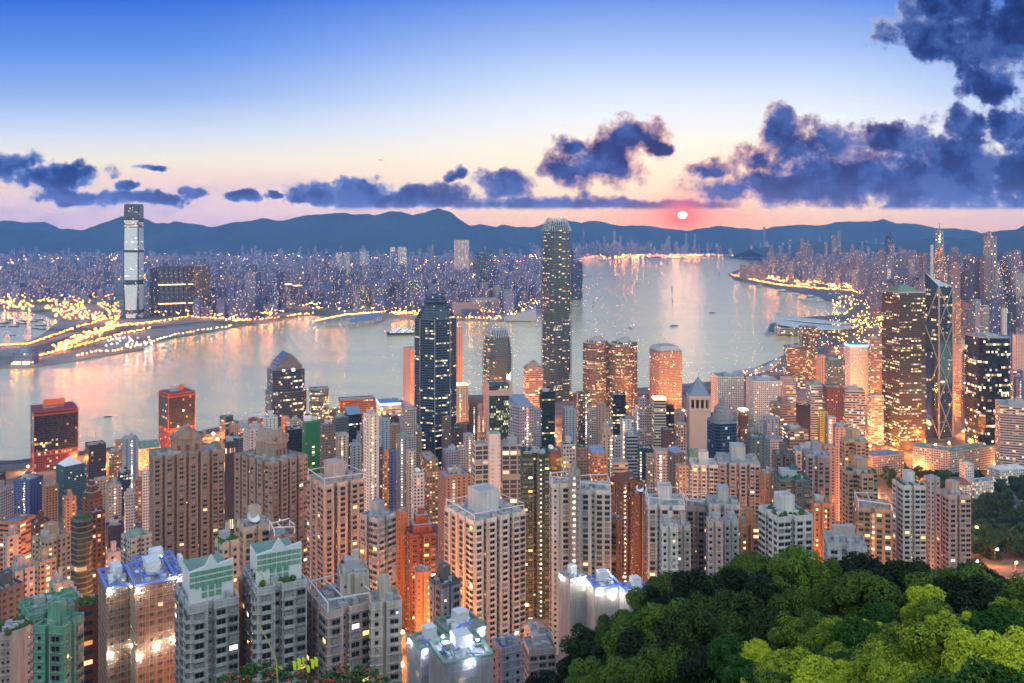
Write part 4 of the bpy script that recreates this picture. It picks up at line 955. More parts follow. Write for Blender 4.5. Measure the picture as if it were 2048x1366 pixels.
# beige tower under slate pyramid
Y = 1150; T, w, d = site(1373, 1379, 1421, Y, 'office_tower', 'blank beige-pink tower under a slate pyramid roof with arcaded top', cat='office tower'); h = Z(792, Y)
mb = MB(); mb.box(0, 0, 0, h-20, w, d, 0); mb.box(0, 0, h-20, h-17, w*1.06, d*1.06, 0)
for q in range(5):
    x = -w*.46+q*w*.23
    for sy in (-1, 1): mb.box(x, sy*d*.46, h-17, h-5, w*.09, d*.08, 0)
    for sx in (-1, 1): mb.box(sx*w*.46, -d*.46+q*d*.23, h-17, h-5, w*.08, d*.09, 0)
mb.box(0, 0, h-17, h-5, w*.7, d*.7, 1); mb.box(0, 0, h-5, h, w*1.04, d*1.04, 0, bottom=True)
mb.build('wall', [mat('beige_render', (.52,.38,.31), .8, var=.12, vs=.05), M['dark']], T)
mb = MB(); e = plan('rect', w*.98, d*.98); mb.prism(e, h+.1, h+24, 0, sc=.03); mb.beam((0,0,h+23),(0,0,h+29),.5,0); mb.build('pyramid_roof', mat('slate_blue', (.14,.18,.26), .5, var=.15), T)
# blue tower with tiered round spire
Y = 1000; T, w, d = site(1411, 1434, 1479, Y, 'office_tower', 'blue glass tower with a tiered round crown and thin spire', cat='office tower'); h = Z(848, Y)
mb = MB(); mb.prism(plan('chamfer', w, d), -20, h, 0, top=1); mb.build('wall', [facade((.04,.09,.16), (.01,.06,.14), 3, 3.8, .94, .85, lit=.04, row=.03, gr=.08, gm=.55, dirt=.1, lc=(.3,.5,1)), M['roof']], T)
mb = MB(); parapet(mb, plan('chamfer', w*1.01, d*1.01), h, 1.6, 1, 0); prof = []
z_ = h
for i, (r_, hh_) in enumerate(((13,4.5),(11.5,4.5),(10,4),(8,3.5),(6,3),(4,2.5),(2.2,3))): prof += [(r_, z_), (r_, z_+hh_), (r_-1.2, z_+hh_+.5)]; z_ += hh_+.5
prof += [(.3, z_+4), (.15, z_+16)]
mb.lathe(0, 0, prof, 20, 0); mb.build('tiered_crown', mat('crown_grey', (.22,.27,.30), .4, .3, var=.2), T)
# pink framed glass block
Y = 1380; T, w, d = site(967, 972, 1025, Y, 'office_tower', 'pink framed glass block in front of the shorter spiky-crowned tower', cat='office tower', th=.1); h = Z(768, Y)
mb = MB(); mb.box(0, 0, 0, h-4, w*.8, d*.9, 0); mb.build('wall', [facade((.12,.12,.10), (.03,.05,.04), 1.6, 4, .72, .8, lit=.08, row=.32, gr=.1, gm=.4, lc=(.9,.85,.35), st=1.8)], T)
mb = MB()
for sx in (-1, 1): mb.box(sx*w*.44, 0, 0, h, w*.12, d, 0)
mb.box(0, 0, h-20, h-11, w*.77, d*.93, 0, bottom=True); mb.build('pink_frame', mat('pink_render', (.62,.36,.30), .7, var=.1), T)
mb = MB(); mb.box(0, 0, h-11, h-3, w*.7, d*.8, 0); mb.build('plant_room', mat('green_louvre', (.05,.10,.08), .6), T)
# green netted tower
Y = 950; T, w, d = site(604, 611, 641, Y, 'netted_tower', 'tower wrapped entirely in bright green netting', cat='tower'); h = Z(846, Y, 30); T.location.z = 30
mb = MB(); mb.box(0, 0, 0, h, w, d, 0); mb.build('netting', [facade((.012,.20,.075), (.012,.16,.06), 2.2, 3.1, .5, .5, lit=.03, dirt=.35, lc=(.9,.9,.2), st=1.4)], T)
mb = MB(); mb.box(w*.02, -d/2-.1, 0, h-26, 3.4, .5, 0); mb.build('hoist_bay', fstyle('slit', (.012,.20,.075), cw=3.4, ch=3.1, ww=.8, wh=.5, lit=.7, lc=(.85,.9,.15), st=2.5), T)
mb = MB(); mb.box(-w*.2, d*.2, h, h+5, w*.45, d*.4, 0); mb.box(w*.3, d*.3, h, h+3, w*.3, d*.3, 0); mb.build('lift_house', M['white'], T)
# needle tower in the next district
Y = 2700; T, w, d = site(1861, 1878, 1898, Y, 'skyscraper', 'distant needle tower with orange-lit tiers and a glowing mast'); h = Z(520, Y)
mb = MB(); mb.prism([(w*.6*cos(a_), w*.6*sin(a_)) for a_ in (-2.6,-2.3,-.8,-.5,1.3,1.8)], 0, h, 0, top=0); mb.build('wall', [facade((.30,.18,.15),(.06,.06,.08),3,3.8,.7,.6,lit=.25,row=.2,lc=(1,.5,.2),st=2.6)], T)
mb = MB()
for (s_, za, zb2) in ((1.0, h, h+6), (.75, h+6, h+26), (.45, h+26, h+40)): mb.prism([(w*.5*s_*cos(2*pi*i/10), w*.5*s_*sin(2*pi*i/10)) for i in range(10)], za, zb2, 0, top=0, sc=.9)
mb.build('lit_tier', [facade((.35,.12,.07),(.3,.1,.05),3,4,.8,.7,lit=.6,lc=(1,.3,.1),st=1.6)], T)
mb = MB(); mb.beam((0,0,h+40),(0,0,h+118),1.6,0); mb.build('mast', M['metal'], T)
mb = MB()
for i, c_ in enumerate((0, 1, 1)): mb.lathe(0, 0, [(.1,h+72-i*9),(2.6,h+74-i*9),(2.6,h+77-i*9),(.1,h+79-i*9)], 8, min(1, i))
mb.build('mast_light', [M['gold'], mat('green_glow', (.2,.8,.4), emis=(.5,1,.5), es=4, var=0)], T)
# far dark tower on the ridge saddle
T, w, d = site(1770, 1776, 1786, 7000, 'office_tower', 'lone dark stepped tower standing before the far ridge', cat='office tower'); h = Z(464, 7000); 
mb = MB(); mb.box(0,0,0,h-30,w,d,0); mb.box(0,0,h-30,h,w*.5,d*.6,0); mb.build('wall', [fstyle('far','navy',lit=.12)], T)
# convention hall with winged roof
X_, Y_ = GP(1625, 668, 4); T = thing('convention_hall', 'convention hall on the water under pale winged curved roofs', 'hall', (X_, Y_, 3), radians(-6)); FOOT.append((X_, Y_, 110))
Lw = 150*Y_/F/2
def shell(mb, xs_, zf, yf0, yf1, m=0, th=2.0):
    n = 28
    for j in range(n):
        for i in range(8):
            def pt(a_, b_, o=0):
                u = a_/n; v = b_/8; x = (xs_[0]+(xs_[1]-xs_[0])*u)*Lw; y0_, y1_ = yf0(u), yf1(u); return (x, y0_+(y1_-y0_)*v, zf(u, v)+o)
            mb.face([pt(j,i),pt(j+1,i),pt(j+1,i+1),pt(j,i+1)], m)
            if i in (0,): mb.face([pt(j,0,-th),pt(j+1,0,-th),pt(j+1,0),pt(j,0)], m)
mb = MB()
shell(mb, (-1.02, .98), lambda u, v: 34+26*(1-u)**2.2*(.4+.6*v)+5*sin(u*pi)*(1-v)-14*sin(u*pi)*(1-v)**2, lambda u: -60+10*sin(u*7), lambda u: 5)
shell(mb, (-.98, 1.0), lambda u, v: 40+22*(1-u)**2+9*sin(v*pi*.6)*sin(u*pi), lambda u: 8, lambda u: 60-20*(u-.5)**2)
mb.build('winged_roof', mat('pale_green_roof', (.46,.55,.52), .45, .2, var=.08, vs=.02), T)
mb = MB(); mb.prism([(-Lw*.92,-46),(Lw*.9,-46),(Lw*.9,48),(-Lw*.92,48)], 0, 30, 0, top=1)
for i in range(4): mb.box(-Lw*.8, -44, 6+i*6, 8.2+i*6, Lw*.5, 16, 1)
mb.build('glass_wall', [facade((.2,.2,.18),(.05,.09,.09),5,6,.85,.8,lit=.25,gm=.4,lc=(1,.6,.25)), M['conc']], T)
mb = MB(); mb.prism([(-Lw*1.12+18*cos(t_*pi/6), -20+60*sin(t_*pi/6)) for t_ in range(12)], -4, 4, 0, top=0); mb.build('podium', M['conc'], T)
# government ranges with green roofs
def lowblock(name, label, cat, p0, p1, hgt, depth, wall, roofm, zb, parts=None, **k):
    (xa, ya), (xb, yb) = p0, p1; A1 = GP(xa, ya, zb); B1 = GP(xb, yb, zb); L = math.hypot(B1[0]-A1[0], B1[1]-A1[1]); an = atan2(B1[1]-A1[1], B1[0]-A1[0])
    c_ = ((A1[0]+B1[0])/2-sin(an)*depth/2, (A1[1]+B1[1])/2+cos(an)*depth/2); FOOT.append((c_[0], c_[1], L/2.5))
    T = thing(name, label, cat, (c_[0], c_[1], zb), an)
    mb = MB(); mb.box(0, 0, -12, hgt, L, depth, 0); mb.build('wall', [facade(WALLS[wall], **dict(dict(cw=3.2, ch=3.6, ww=.55, wh=.5, lit=.15, lc=(1,.5,.2)), **k))], T)
    mb = MB(); mb.face([(-L/2,-depth/2,hgt+.01),(L/2,-depth/2,hgt+.01),(L/2,depth/2,hgt+.01),(-L/2,depth/2,hgt+.01)], 0); parapet(mb, plan('rect', L, depth), hgt, 1.2, .5, 1); clutter(mb, L, depth, hgt, R, 8, (0, 1))
    mb.build('roof', [roofm, mat_wall(wall)], T); return T, L
lowblock('government_range', 'long pink range with a planted green roof, left wing by the park', 'office building', (1826, 925), (1896, 935), 24, 30, 'pink', M['roofg'], 28)
lowblock('government_range', 'long pink range with a planted green roof, right wing by the park', 'office building', (1900, 936), (2008, 918), 22, 26, 'cream', M['roofg'], 28)
lowblock('office_block', 'low block with a flat blue-grey roof amid the park trees', 'office building', (1745, 936), (1808, 930), 16, 30, 'salmon', M['roofb'], 28)
T, L = lowblock('mansion', 'white mansion with a red-brown tiled roof above the park', 'mansion', (1905, 985), (1942, 985), 10, 18, 'white', M['red'], 40, lit=.5)
mb = MB(); e = plan('rect', L*1.06, 20); mb.prism(e, 10.2, 16, 0, sc=.6, top=0); mb.build('hipped_roof', mat('brown_tile', (.16,.08,.07), .8), T)
T, L = lowblock('mansion_tower', 'square white lookout tower above the mansion roofs', 'tower', (1931, 968), (1948, 967), 26, 12, 'white', M['white'], 40, lit=.2)
T, L = lowblock('mansion', 'white mansion wing with floodlit walls below the lookout tower', 'mansion', (1952, 980), (1988, 976), 9, 16, 'white', M['roofb'], 40, lit=.6)
lowblock('pavilion', 'white low hall with pale pitched roofs at the right edge', 'hall', (2000, 955), (2060, 950), 9, 24, 'white', M['white'], 36, lit=.4)
lowblock('footbridge_block', 'low lit building at the foot of the black tower', 'building', (1960, 905), (1996, 900), 8, 30, 'orange', M['roofg'], 16, lit=.5)
# ------------------------------------------------------------------ near apartment towers with modelled windows
FRM = mat('window_frame', (.17,.18,.18), .6, var=.1)
def winmesh(w, h, pane, key, bay=0.0):
    mb = MB(); t = .12; dp = .16+bay
    def bx(x0, x1, z0, z1, y0, y1, m):
        mb.prism([(x0,y0),(x1,y0),(x1,y1),(x0,y1)], z0, z1, m, top=m, bottom=True)
    bx(-w/2, w/2, 0, t, -dp, .0, 0); bx(-w/2, w/2, h-t, h, -dp-.12, .0, 0)
    bx(-w/2, -w/2+t, t, h-t, -dp, .0, 0); bx(w/2-t, w/2, t, h-t, -dp, .0, 0)
    if w > 1.3: bx(-t/2, t/2, t, h-t, -dp, -dp+.08, 0)
    yy = -dp+.06 if bay else -.05
    mb.face([(-w/2+t,yy,t),(w/2-t,yy,t),(w/2-t,yy,h-t),(-w/2+t,yy,h-t)], 1)
    return mb.mesh('window', [FRM, pane])
PANES = [M['pane'], M['curtain'], M['warm'], M['cool'], mat('green_pane', (.07,.13,.11), .15, spec=.6, var=0)]
WM_ = {}
def getwin(kind, p):
    if (kind, p) not in WM_:
        w, h, bay = {'wide': (2.75, 1.65, 0), 'bay': (2.7, 1.8, .4), 'small': (1.3, 1.35, 0), 'slot': (.75, 1.0, 0)}[kind]
        WM_[(kind, p)] = winmesh(w, h, PANES[p], kind, bay)
    return WM_[(kind, p)]
_bal = {}
def getbal(wall):
    if wall not in _bal:
        mb = MB(); mb.prism([(-1.7,-1.25),(1.7,-1.25),(1.7,0),(-1.7,0)], -.18, 0, 0, top=0, bottom=True)
        for q in ((-1.7,-1.25,1.7,-1.13),(-1.7,-1.13,-1.58,0),(1.58,-1.13,1.7,0)): mb.prism([(q[0],q[1]),(q[2],q[1]),(q[2],q[3]),(q[0],q[3])], 0, .95, 0, top=0)
        _bal[wall] = mb.mesh('balcony', [mat_wall(wall)])
    return _bal[wall]
def merge(mb, me, M4, base):
    for pl in me.polygons:
        mb.face([tuple(M4 @ me.vertices[i].co) for i in pl.vertices], pl.material_index+base)
from mathutils import Matrix
def NR(x0, xm, x1, yt, Y, wall, label, top='tank', shape='notch', fh=3.0, lit=.05, wins=('bay', 'small'), bal=False, ledge=True, green=0., th=None, group=None, nmax=100, wing=None, accent=None, cap=100, frame=False, cat='apartment tower', name='apartment_tower', depth=None, zlow=None, rc=None, stair=None):
    cx_, cy_, a_, w, d = footprint(x0, xm, x1, Y, th, depth)
    zt = PZ(yt, Y); z0 = max(ground(cx_, cy_)-6, PZ(1420, Y)-12); 
    if zlow is not None: z0 = zlow
    h = zt-z0; r = random.Random(int(x0*7+yt*3)); FOOT.append((cx_, cy_, math.hypot(w, d)/2*.8))
    root = thing(name, label, cat, (cx_, cy_, z0), a_, group)
    poly = plan(shape, w, d); WMt = mat_wall(wall); AC = mat_wall(accent) if accent else WMt
    if wall == 'brown': ledge = True
    mb = MB(); mb.prism(poly, 0, h, 0)
    n = len(poly); nfl = int((h-1.0)/fh)
    ca_, sa_ = cos(a_), sin(a_)
    items = []
    for i in range(n):
        p, q = poly[i], poly[(i+1) % n]; L = math.hypot(q[0]-p[0], q[1]-p[1]); 
        if L < 1.5: continue
        ux, uy = (q[0]-p[0])/L, (q[1]-p[1])/L; nx, ny = uy, -ux; mx, my = (p[0]+q[0])/2, (p[1]+q[1])/2
        wx, wy = cx_+mx*ca_-my*sa_, cy_+mx*sa_+my*ca_; wnx, wny = nx*ca_-ny*sa_, nx*sa_+ny*ca_
        if (wnx*(-wx)+wny*(-wy))/math.hypot(wx, wy) < -.15: continue
        big = L > 4.0
        nn = max(1, int(L/3.1)) if big else 1
        kd = wins[0] if big else wins[1]
        if L < 2.2 and kd != 'slot': kd = 'slot'
        for j in range(nn):
            s_ = (j+.5)/nn; ax, ay = p[0]+(q[0]-p[0])*s_, p[1]+(q[1]-p[1])*s_
            col_bal = bal and big and (i+j) % 2 == 0
            for f_ in range(nfl):
                z = h-1.0-(f_+1)*fh+.75
                if z < 1: continue
                if PZ(1400, wy) > z+z0+3: continue
                rr = r.random(); lit2 = lit*.6
                pn = 2 if rr < lit2*.7 else 3 if rr < lit2 else 1 if rr < lit2+.18 else 4 if rr < lit2+.18+green else 0
                items.append((z, ax, ay, atan2(uy, ux), kd, pn, 'window'))
                if col_bal: items.append((z-.6, ax, ay, atan2(uy, ux), None, None, 'balcony'))
        # air conditioners and pipes, as wall pattern
        for f_ in range(nfl):
            if L > 2.5 and r.random() < .5:
                s_ = r.uniform(.1, .9); ax, ay = p[0]+(q[0]-p[0])*s_+nx*.25, p[1]+(q[1]-p[1])*s_+ny*.25; z = h-1-(f_+1)*fh+.1
                mb.box(ax, ay, z, z+.5, .7, .5, 1, rot=atan2(uy, ux), bottom=True)
        if L > 1.5 and i % 3 == 1:
            ax, ay = p[0]+(q[0]-p[0])*.08+nx*.1, p[1]+(q[1]-p[1])*.08+ny*.1; mb.box(ax, ay, 0, h-.5, .22, .22, 1, rot=atan2(uy, ux))
        if ledge:
            for f_ in range(nfl+1):
                z = h-.9-f_*fh; mb.box(mx+nx*.12, my+ny*.12, z-.22, z, L-.03*(i % 3), .5, 0, rot=atan2(uy, ux), bottom=True)
    mb.build('wall', [WMt, M['plant']], root)
    items.sort(key=lambda t_: -t_[0]); rest = MB(); restb = MB(); cnt = {'window': 0, 'balcony': 0}
    for (z, ax, ay, an, kd, pn, nm) in items:
        me = getwin(kd, pn) if nm == 'window' else getbal(wall)
        cnt[nm] += 1
        if cnt[nm] <= (cap if nm == 'window' else 40):
            o = link(nm, me, root, (ax, ay, z)); o.rotation_euler = (0, 0, an)
        else:
            M4 = Matrix.Translation((ax, ay, z)) @ Matrix.Rotation(an, 4, 'Z')
            if nm == 'window': merge(rest, me, M4, 0) if pn is None else [rest.face([tuple(M4 @ me.vertices[k_].co) for k_ in pl.vertices], 0 if pl.material_index == 0 else 1+pn) for pl in me.polygons]
            else: merge(restb, me, M4, 0)
    if rest.f: tag(rest.build('window', [FRM]+PANES, root), kind='stuff')
    if restb.f: tag(restb.build('balcony', [WMt], root), kind='stuff')
    rf = MB(); rf.face([(p[0], p[1], h-.02) for p in poly], 0); parapet(rf, poly, h, 1.2, .35, 1); clutter(rf, w, d, h-.02, r, 14, (2, 1, 0, 2))
    for i in range(8):
        x, y = r.uniform(-.4,.4)*w, r.uniform(-.4,.4)*d; rf.beam((x, y, h+.5), (x+r.uniform(-5,5), y+r.uniform(-4,4), h+.5), .18, 2)
    ro_ = rf.build('roof', [{None: M['roof'], 'g': M['roofg'], 'b': M['roofb'], 'w': M['white']}[rc], AC, M['plant']], root)
    ROOT_TOP(ro_, top, w, d, h, r, AC, None)
    if stair:
        fc, pos, cc = stair; sb = MB(); L = w if fc == 'f' else d
        q = (-.5+pos)*L
        sb.box(q, -d/2-.2, 0, h-1.5, 1.6, .7, 0)
        sb.build('stairwell', fstyle('slit', wall, cw=1.6, ch=3.1, ww=.6, wh=.36, lit=1.1, lc=(1,.5,.16) if cc == 'y' else (1,.82,.6), st=7, dirt=.2), root)
    return root, w, d, h
# brown pair with pediments
def pediment(root, w, d, h, wall='brown', s=1.0):
    mb = MB(); pw, pd = w*.42*s, d*.5
    mb.box(0, 0, h, h+9, pw, pd, 0, top=0); a = pw*.55
    for yy in (-pd*.55, pd*.55):
        pr = [(-a, h+9), (a, h+9), (a*.45, h+14), (0, h+17), (-a*.45, h+14)]; f_ = [(x, yy, z) for x, z in pr]; mb.face(f_ if yy < 0 else f_[::-1])
    for (p, q) in zip(pr, pr[1:]+pr[:1]): mb.face([(q[0],-pd*.55,q[1]),(p[0],-pd*.55,p[1]),(p[0],pd*.55,p[1]),(q[0],pd*.55,q[1])])
    for x in (-a, a): mb.lathe(x, -pd*.5, [(.1,h+9),(1.3,h+10),(.8,h+11.5),(1.5,h+13),(1.2,h+14.5),(.1,h+15)], 8, 0)
    mb.lathe(0, -pd*.5, [(1,h+16),(1.5,h+18),(1,h+19.5),(.1,h+20)], 8, 0)
    for q in (-.3, 0, .3): mb.box(q*pw, -pd/2-.15, h+2, h+5.5, pw*.12, .4, 1)
    mb.build('pediment', [mat_wall(wall), M['red']], root)
BR = (.34,.28,.24); WALLS['brick'] = BR
r_, w_, d_, h_ = NR(302, 306, 448, 918, 560, 'brick', 'broad brown triple tower with a curly pediment on top, left one of the pair', top='', shape='notch', fh=3.0, wins=('wide','small'), green=.3, lit=.05, th=.10, depth=24); pediment(r_, w_, d_, h_, 'brick')
r_, w_, d_, h_ = NR(469, 545, 615, 930, 520, 'brick', 'angled brown tower with pediment and dark slot, right one of the pair', top='', shape='notch', fh=3.0, wins=('wide','small'), green=.3, lit=.05, th=.65); pediment(r_, w_, d_, h_, 'brick', .8)
# middle rows
NR(614, 648, 729, 975, 480, 'pink', 'pinkish-grey tower group with white rooftop tank behind the white-roofed block', top='tank+frame', lit=.05)
NR(720, 756, 791, 1042, 430, 'lblue', 'white and slate-blue tower with balconies between the pinkish group and red tower', top='tank', lit=.04, bal=True)
NR(811, 820, 873, 1075, 500, 'red', 'dark red tower with a stepped pyramidal top', top='steps', lit=.12, wins=('wide','small'))
NR(791, 795, 816, 1030, 520, 'orange', 'thin orange slab against the dark red stepped tower', top='', lit=.02, wins=('slot','slot'))
NR(829, 833, 862, 1150, 400, 'orange', 'blank orange slab with a column of lit landings', top='', wins=('slot','slot'), lit=.0, stair=('f', .85, 'y'), ledge=False, cap=20)
NR(858, 884, 921, 1176, 350, 'lav', 'dark violet tower with green roof edge and a tall dark tank', top='tank', accent='dgrey', rc='g', lit=.14)
NR(889, 948, 1051, 1048, 435, 'white', 'tall white staggered tower with many small balconies and pinkish foot, mid foreground', top='tank+frame', lit=.04, bal=True, th=.55)
NR(1041, 1046, 1101, 912, 560, 'dgreen', 'black and green-glass tower with yellow gondola cranes on its roof', top='', wins=('wide','small'), green=.5, lit=.10, stair=('f', .65, 'w'))
NR(1099, 1104, 1140, 972, 452, 'white', 'white residential wing with a roof frame, left of a grey dotted shaft', top='frame', lit=.05)
NR(1138, 1142, 1160, 945, 448, 'grey', 'plain grey shaft dotted with white landing lights', top='tank', wins=('slot','slot'), ledge=False, lit=0, stair=('f', .35, 'w'), cap=30)
NR(1157, 1160, 1222, 984, 455, 'white', 'white residential wing with green glints, right of the grey dotted shaft', top='frame', lit=.05, green=.2)
NR(1204, 1236, 1248, 1045, 470, 'brown', 'small brown tower under an orange-lit roof tent', top='', lit=.06)
NR(1220, 1245, 1276, 968, 620, 'dbrown', 'maroon tower with a bright white stair column behind the orange-lit roof', top='gable', lit=.1, wins=('wide','small'), stair=('f', .15, 'w'))
NR(1262, 1268, 1300, 992, 560, 'dbrown', 'dark maroon tower with a warm stair column before the white terrace row', top='tank+dish', lit=.08, stair=('f', .8, 'y'))
NR(1290, 1296, 1370, 1014, 450, 'white', 'white tower row with large rooftop tank, left one above the trees', top='tank+frame', lit=.05)
NR(1366, 1372, 1420, 1018, 470, 'pink', 'pinkish link block between two big white rooftop tanks', top='frame', lit=.12)
NR(1412, 1418, 1480, 1012, 455, 'lgrey', 'white tower row with large rooftop tank, right one above the trees', top='tank', lit=.05)
NR(1320, 1324, 1356, 1058, 400, 'white', 'narrow white tower with a dark roof shed, standing before the row', top='box', lit=.04)
NR(1350, 1354, 1382, 1056, 405, 'pink', 'narrow pinkish tower beside the one with a dark roof shed', top='tank', lit=.05)
NR(1412, 1416, 1446, 1048, 402, 'pink', 'narrow tower with a grey pitched roof shed below the right rooftop tank', top='box', lit=.08)
NR(1446, 1450, 1478, 1046, 410, 'lgrey', 'narrow grey tower with green glints beside the pitched roof shed', top='box', lit=.08)
NR(1476, 1482, 1522, 1050, 430, 'orange', 'orange-lit lower block with warm shop-like windows above the trees', top='tank', lit=.3)
NR(1378, 1384, 1436, 932, 640, 'white', 'white balcony tower row, left one below the blue spire tower', top='tank', lit=.04, bal=True)
NR(1432, 1438, 1520, 928, 660, 'lgrey', 'grey-white balcony tower row, right one below the blue spire tower', top='tank', lit=.06, bal=True)
NR(1518, 1530, 1560, 950, 560, 'brown', 'brown windowless tower side beside the dark green glass balcony tower', top='', wins=('slot','slot'), lit=.02)
NR(1545, 1560, 1621, 962, 520, 'teal', 'dark green glass tower with curved balconies and an orange rooftop hut', top='box+garden', lit=.06, bal=True, green=.4)
NR(1545, 1550, 1590, 912, 600, 'dgrey', 'grey tower with boxed glass lift house behind the curved balconies', top='tank', lit=.06)
NR(1604, 1612, 1660, 912, 610, 'lav', 'blue-grey tower with orange-lit bays right of the boxed lift house', top='tank', lit=.1)
NR(1586, 1592, 1640, 905, 760, 'lgrey', 'pale grey tower with rooftop pipes behind the blue-grey one', top='box', lit=.05)
NR(1671, 1698, 1746, 888, 720, 'tan', 'beige cross-shaped tower with white-edged roof, farther of two alike', top='tank', shape='cross', lit=.05, wins=('wide','small'))
NR(1676, 1706, 1766, 952, 560, 'tan', 'beige cross-shaped tower with white-edged roof, nearer of two alike', top='tank+garden', shape='cross', lit=.06, wins=('wide','small'))
NR(1517, 1556, 1626, 1040, 395, 'white', 'white tower with big square tank and roof terraces just above the trees', top='tank+garden', lit=.03, wins=('wide','small'))
NR(1622, 1628, 1662, 1010, 500, 'orange', 'orange-brown tower with a lit stair column between white tower and trees', top='box', lit=.1, stair=('f', .7, 'y'))
NR(1708, 1716, 1784, 1018, 480, 'tan', 'tan tower cluster with bamboo gantries on its roof', top='frame', lit=.05, stair=('f', .45, 'y'))
NR(1648, 1654, 1734, 1092, 380, 'lgrey', 'low pale block with an upright gate-like slab on its roof', top='', lit=.04, wins=('wide','wide'))
NR(1785, 1806, 1852, 975, 500, 'white', 'tall white tower with a planted terrace at the right, near the park', top='tank+garden', lit=.05, wins=('wide','small'))
NR(1848, 1862, 1880, 960, 560, 'lgrey', 'grey recessed wing with black window bands behind the tall white tower', top='', lit=.04)
NR(1872, 1898, 1942, 995, 520, 'pink', 'pale pink stepped tower at the right end beside the park trees', top='tank', lit=.05, wins=('wide','small'))
# foreground left
NR(430, 446, 478, 1092, 330, 'cream', 'cream terrace block with planted roof ledge left of the floodlit tower', top='box+garden', lit=.08)
NR(474, 488, 545, 1062, 350, 'cream', 'cream tower with arched roof wall, dishes and floodlights', top='tank+dish', lit=.1)
NR(538, 548, 590, 1080, 345, 'brown', 'brown-walled block with white terrace edges behind the green gabled roof', top='frame', lit=.06)
GR = (.18,.42,.30); WALLS['mint'] = GR
def gabletop(root, w, d, h):
    mb = MB(); a = w*.46; t = 1.0
    pr = [(-a, h), (a, h), (a, h+12), (a*.3, h+11), (0, h+14.5), (-a*.3, h+11), (-a, h+10)]
    for yy, rev in ((-d*.30, 0), (-d*.30+t, 1)): f_ = [(x, yy, z) for x, z in pr]; mb.face(f_[::-1] if rev else f_, 1)
    for (p, q) in zip(pr, pr[1:]+pr[:1]): mb.face([(q[0],-d*.30,q[1]),(p[0],-d*.30,p[1]),(p[0],-d*.30+t,p[1]),(q[0],-d*.30+t,q[1])], 1)
    mb.box(0, d*.08, h, h+9, w*.8, d*.6, 1, top=2)
    for i in range(9):
        for j in range(3):
            x = -a*.86+i*a*.215; z = h+5.2+j*1.8
            mb.box(x, -d*.30-.12, z, z+1.2, 1.3, .22, 0, bottom=True)
    for i in range(3):
        for j in range(2): mb.box(-2.2+i*2.2, -d*.30-.2, h+1.5+j*2.2, h+3+j*2.2, 1.5, .3, 0, bottom=True)
    mb.box(-a*.65, -d*.30-.1, h+4.6, h+5, 1, .3, 0)
    mb.build('gabled_roof_screen', [mat_wall('mint'), M['white'], M['roofg']], root)
r_, w_, d_, h_ = NR(366, 380, 478, 1222, 262, 'lgrey', 'grey-green tower under a white gabled screen with green lattice, left one', top='', lit=.06, bal=True, th=.2, depth=22); gabletop(r_, w_, d_, h_)
r_, w_, d_, h_ = NR(502, 514, 614, 1185, 268, 'lgrey', 'grey-green tower under a white gabled screen with green lattice, right one', top='garden', lit=.06, bal=True, th=.2, depth=22); gabletop(r_, w_, d_, h_)
NR(476, 480, 505, 1170, 285, 'orange', 'bright orange strip wall between the two gabled towers', top='', wins=('slot','slot'), lit=.1, cap=30)
NR(614, 655, 742, 1232, 272, 'pink', 'pinkish tower with orange-lit bays under a tall blank white tank wall', top='frame', lit=.25, wins=('bay','small'), th=.35)
NR(675, 680, 738, 1158, 282, 'cream', 'blank off-white tank tower with a floodlit roof above the pinkish tower', top='box', wins=('slot','slot'), lit=0, ledge=False, cap=10)
NR(734, 742, 804, 1215, 275, 'cream', 'cream stepped tower with paired black windows at the bottom middle', top='tank', lit=.06, wins=('wide','small'))
r_, w_, d_, h_ = NR(68, 128, 168, 1262, 262, 'mint', 'mint green and pink tower with a sunken green roof at bottom left', top='tank', accent='mint', rc='g', lit=.04)
NR(-20, 6, 72, 1278, 285, 'pink', 'pink curved apartment block with a planted roof at bottom left corner', top='garden', lit=.04, wins=('wide','small'), shape='bow')
NR(38, 60, 170, 1238, 330, 'mint', 'mint green parapet block behind the pink corner buildings', top='', rc='g', accent='mint', lit=.02)
# gate slab on the low pale block
cx_, cy_, a_, w, d = footprint(1667, 1690, 1704, 385)
T = thing('gate_slab', 'upright cream slab with a slot and ribbed edge on the low pale block', 'wall', (cx_, cy_, PZ(1110, 385)), a_-.5)
mb = MB(); mb.box(0, 0, 0, PZ(1056, 385)-PZ(1110, 385), 10, 2.6, 0, top=0); 
for i in range(5): mb.box(5.15, -1.1+i*.55, 0, 12, .3, .25, 0)
mb.box(-2.4, -1.38, 1, 7, 1, .2, 1, bottom=True); mb.build('wall', [M['conc'], M['dark']], T)
# gondola cranes on the dark green tower
for i, (x, y, a) in enumerate(((1062, 905, .1), (1064, 918, .1), (1122, 918, .9), (1128, 930, 2.6), (1100, 935, 2.5))):
    Yc = 566; T = thing('roof_gondola', ['upper yellow gondola beam on the black and green tower', 'lower yellow gondola beam on the black and green tower', 'yellow roof crane beam pointing away behind the dark tower', 'yellow roof crane beam leaning toward the harbour', 'yellow crane beam end above the white residential wing'][i], 'gondola', (PX(x, Yc), Yc, PZ(y, Yc)-1), a)
    mb = MB(); L = 10
    for q in (-.5, .5): mb.beam((-L/2, q, 1.6), (L/2, q, 1.6), .22, 0); mb.beam((-L/2, q, .6), (L/2, q, .6), .22, 0)
    for s_ in range(7): mb.beam((-L/2+L*s_/6, -.5, .6), (-L/2+L*s_/6, -.5, 1.6), .15, 0); mb.beam((-L/2+L*s_/6, .5, .6), (-L/2+L*s_/6, .5, 1.6), .15, 0)
    mb.beam((0, 0, -3), (0, 0, .6), .4, 0); mb.build('boom', mat('crane_yellow', (.6,.58,.08), .5, var=0), T)
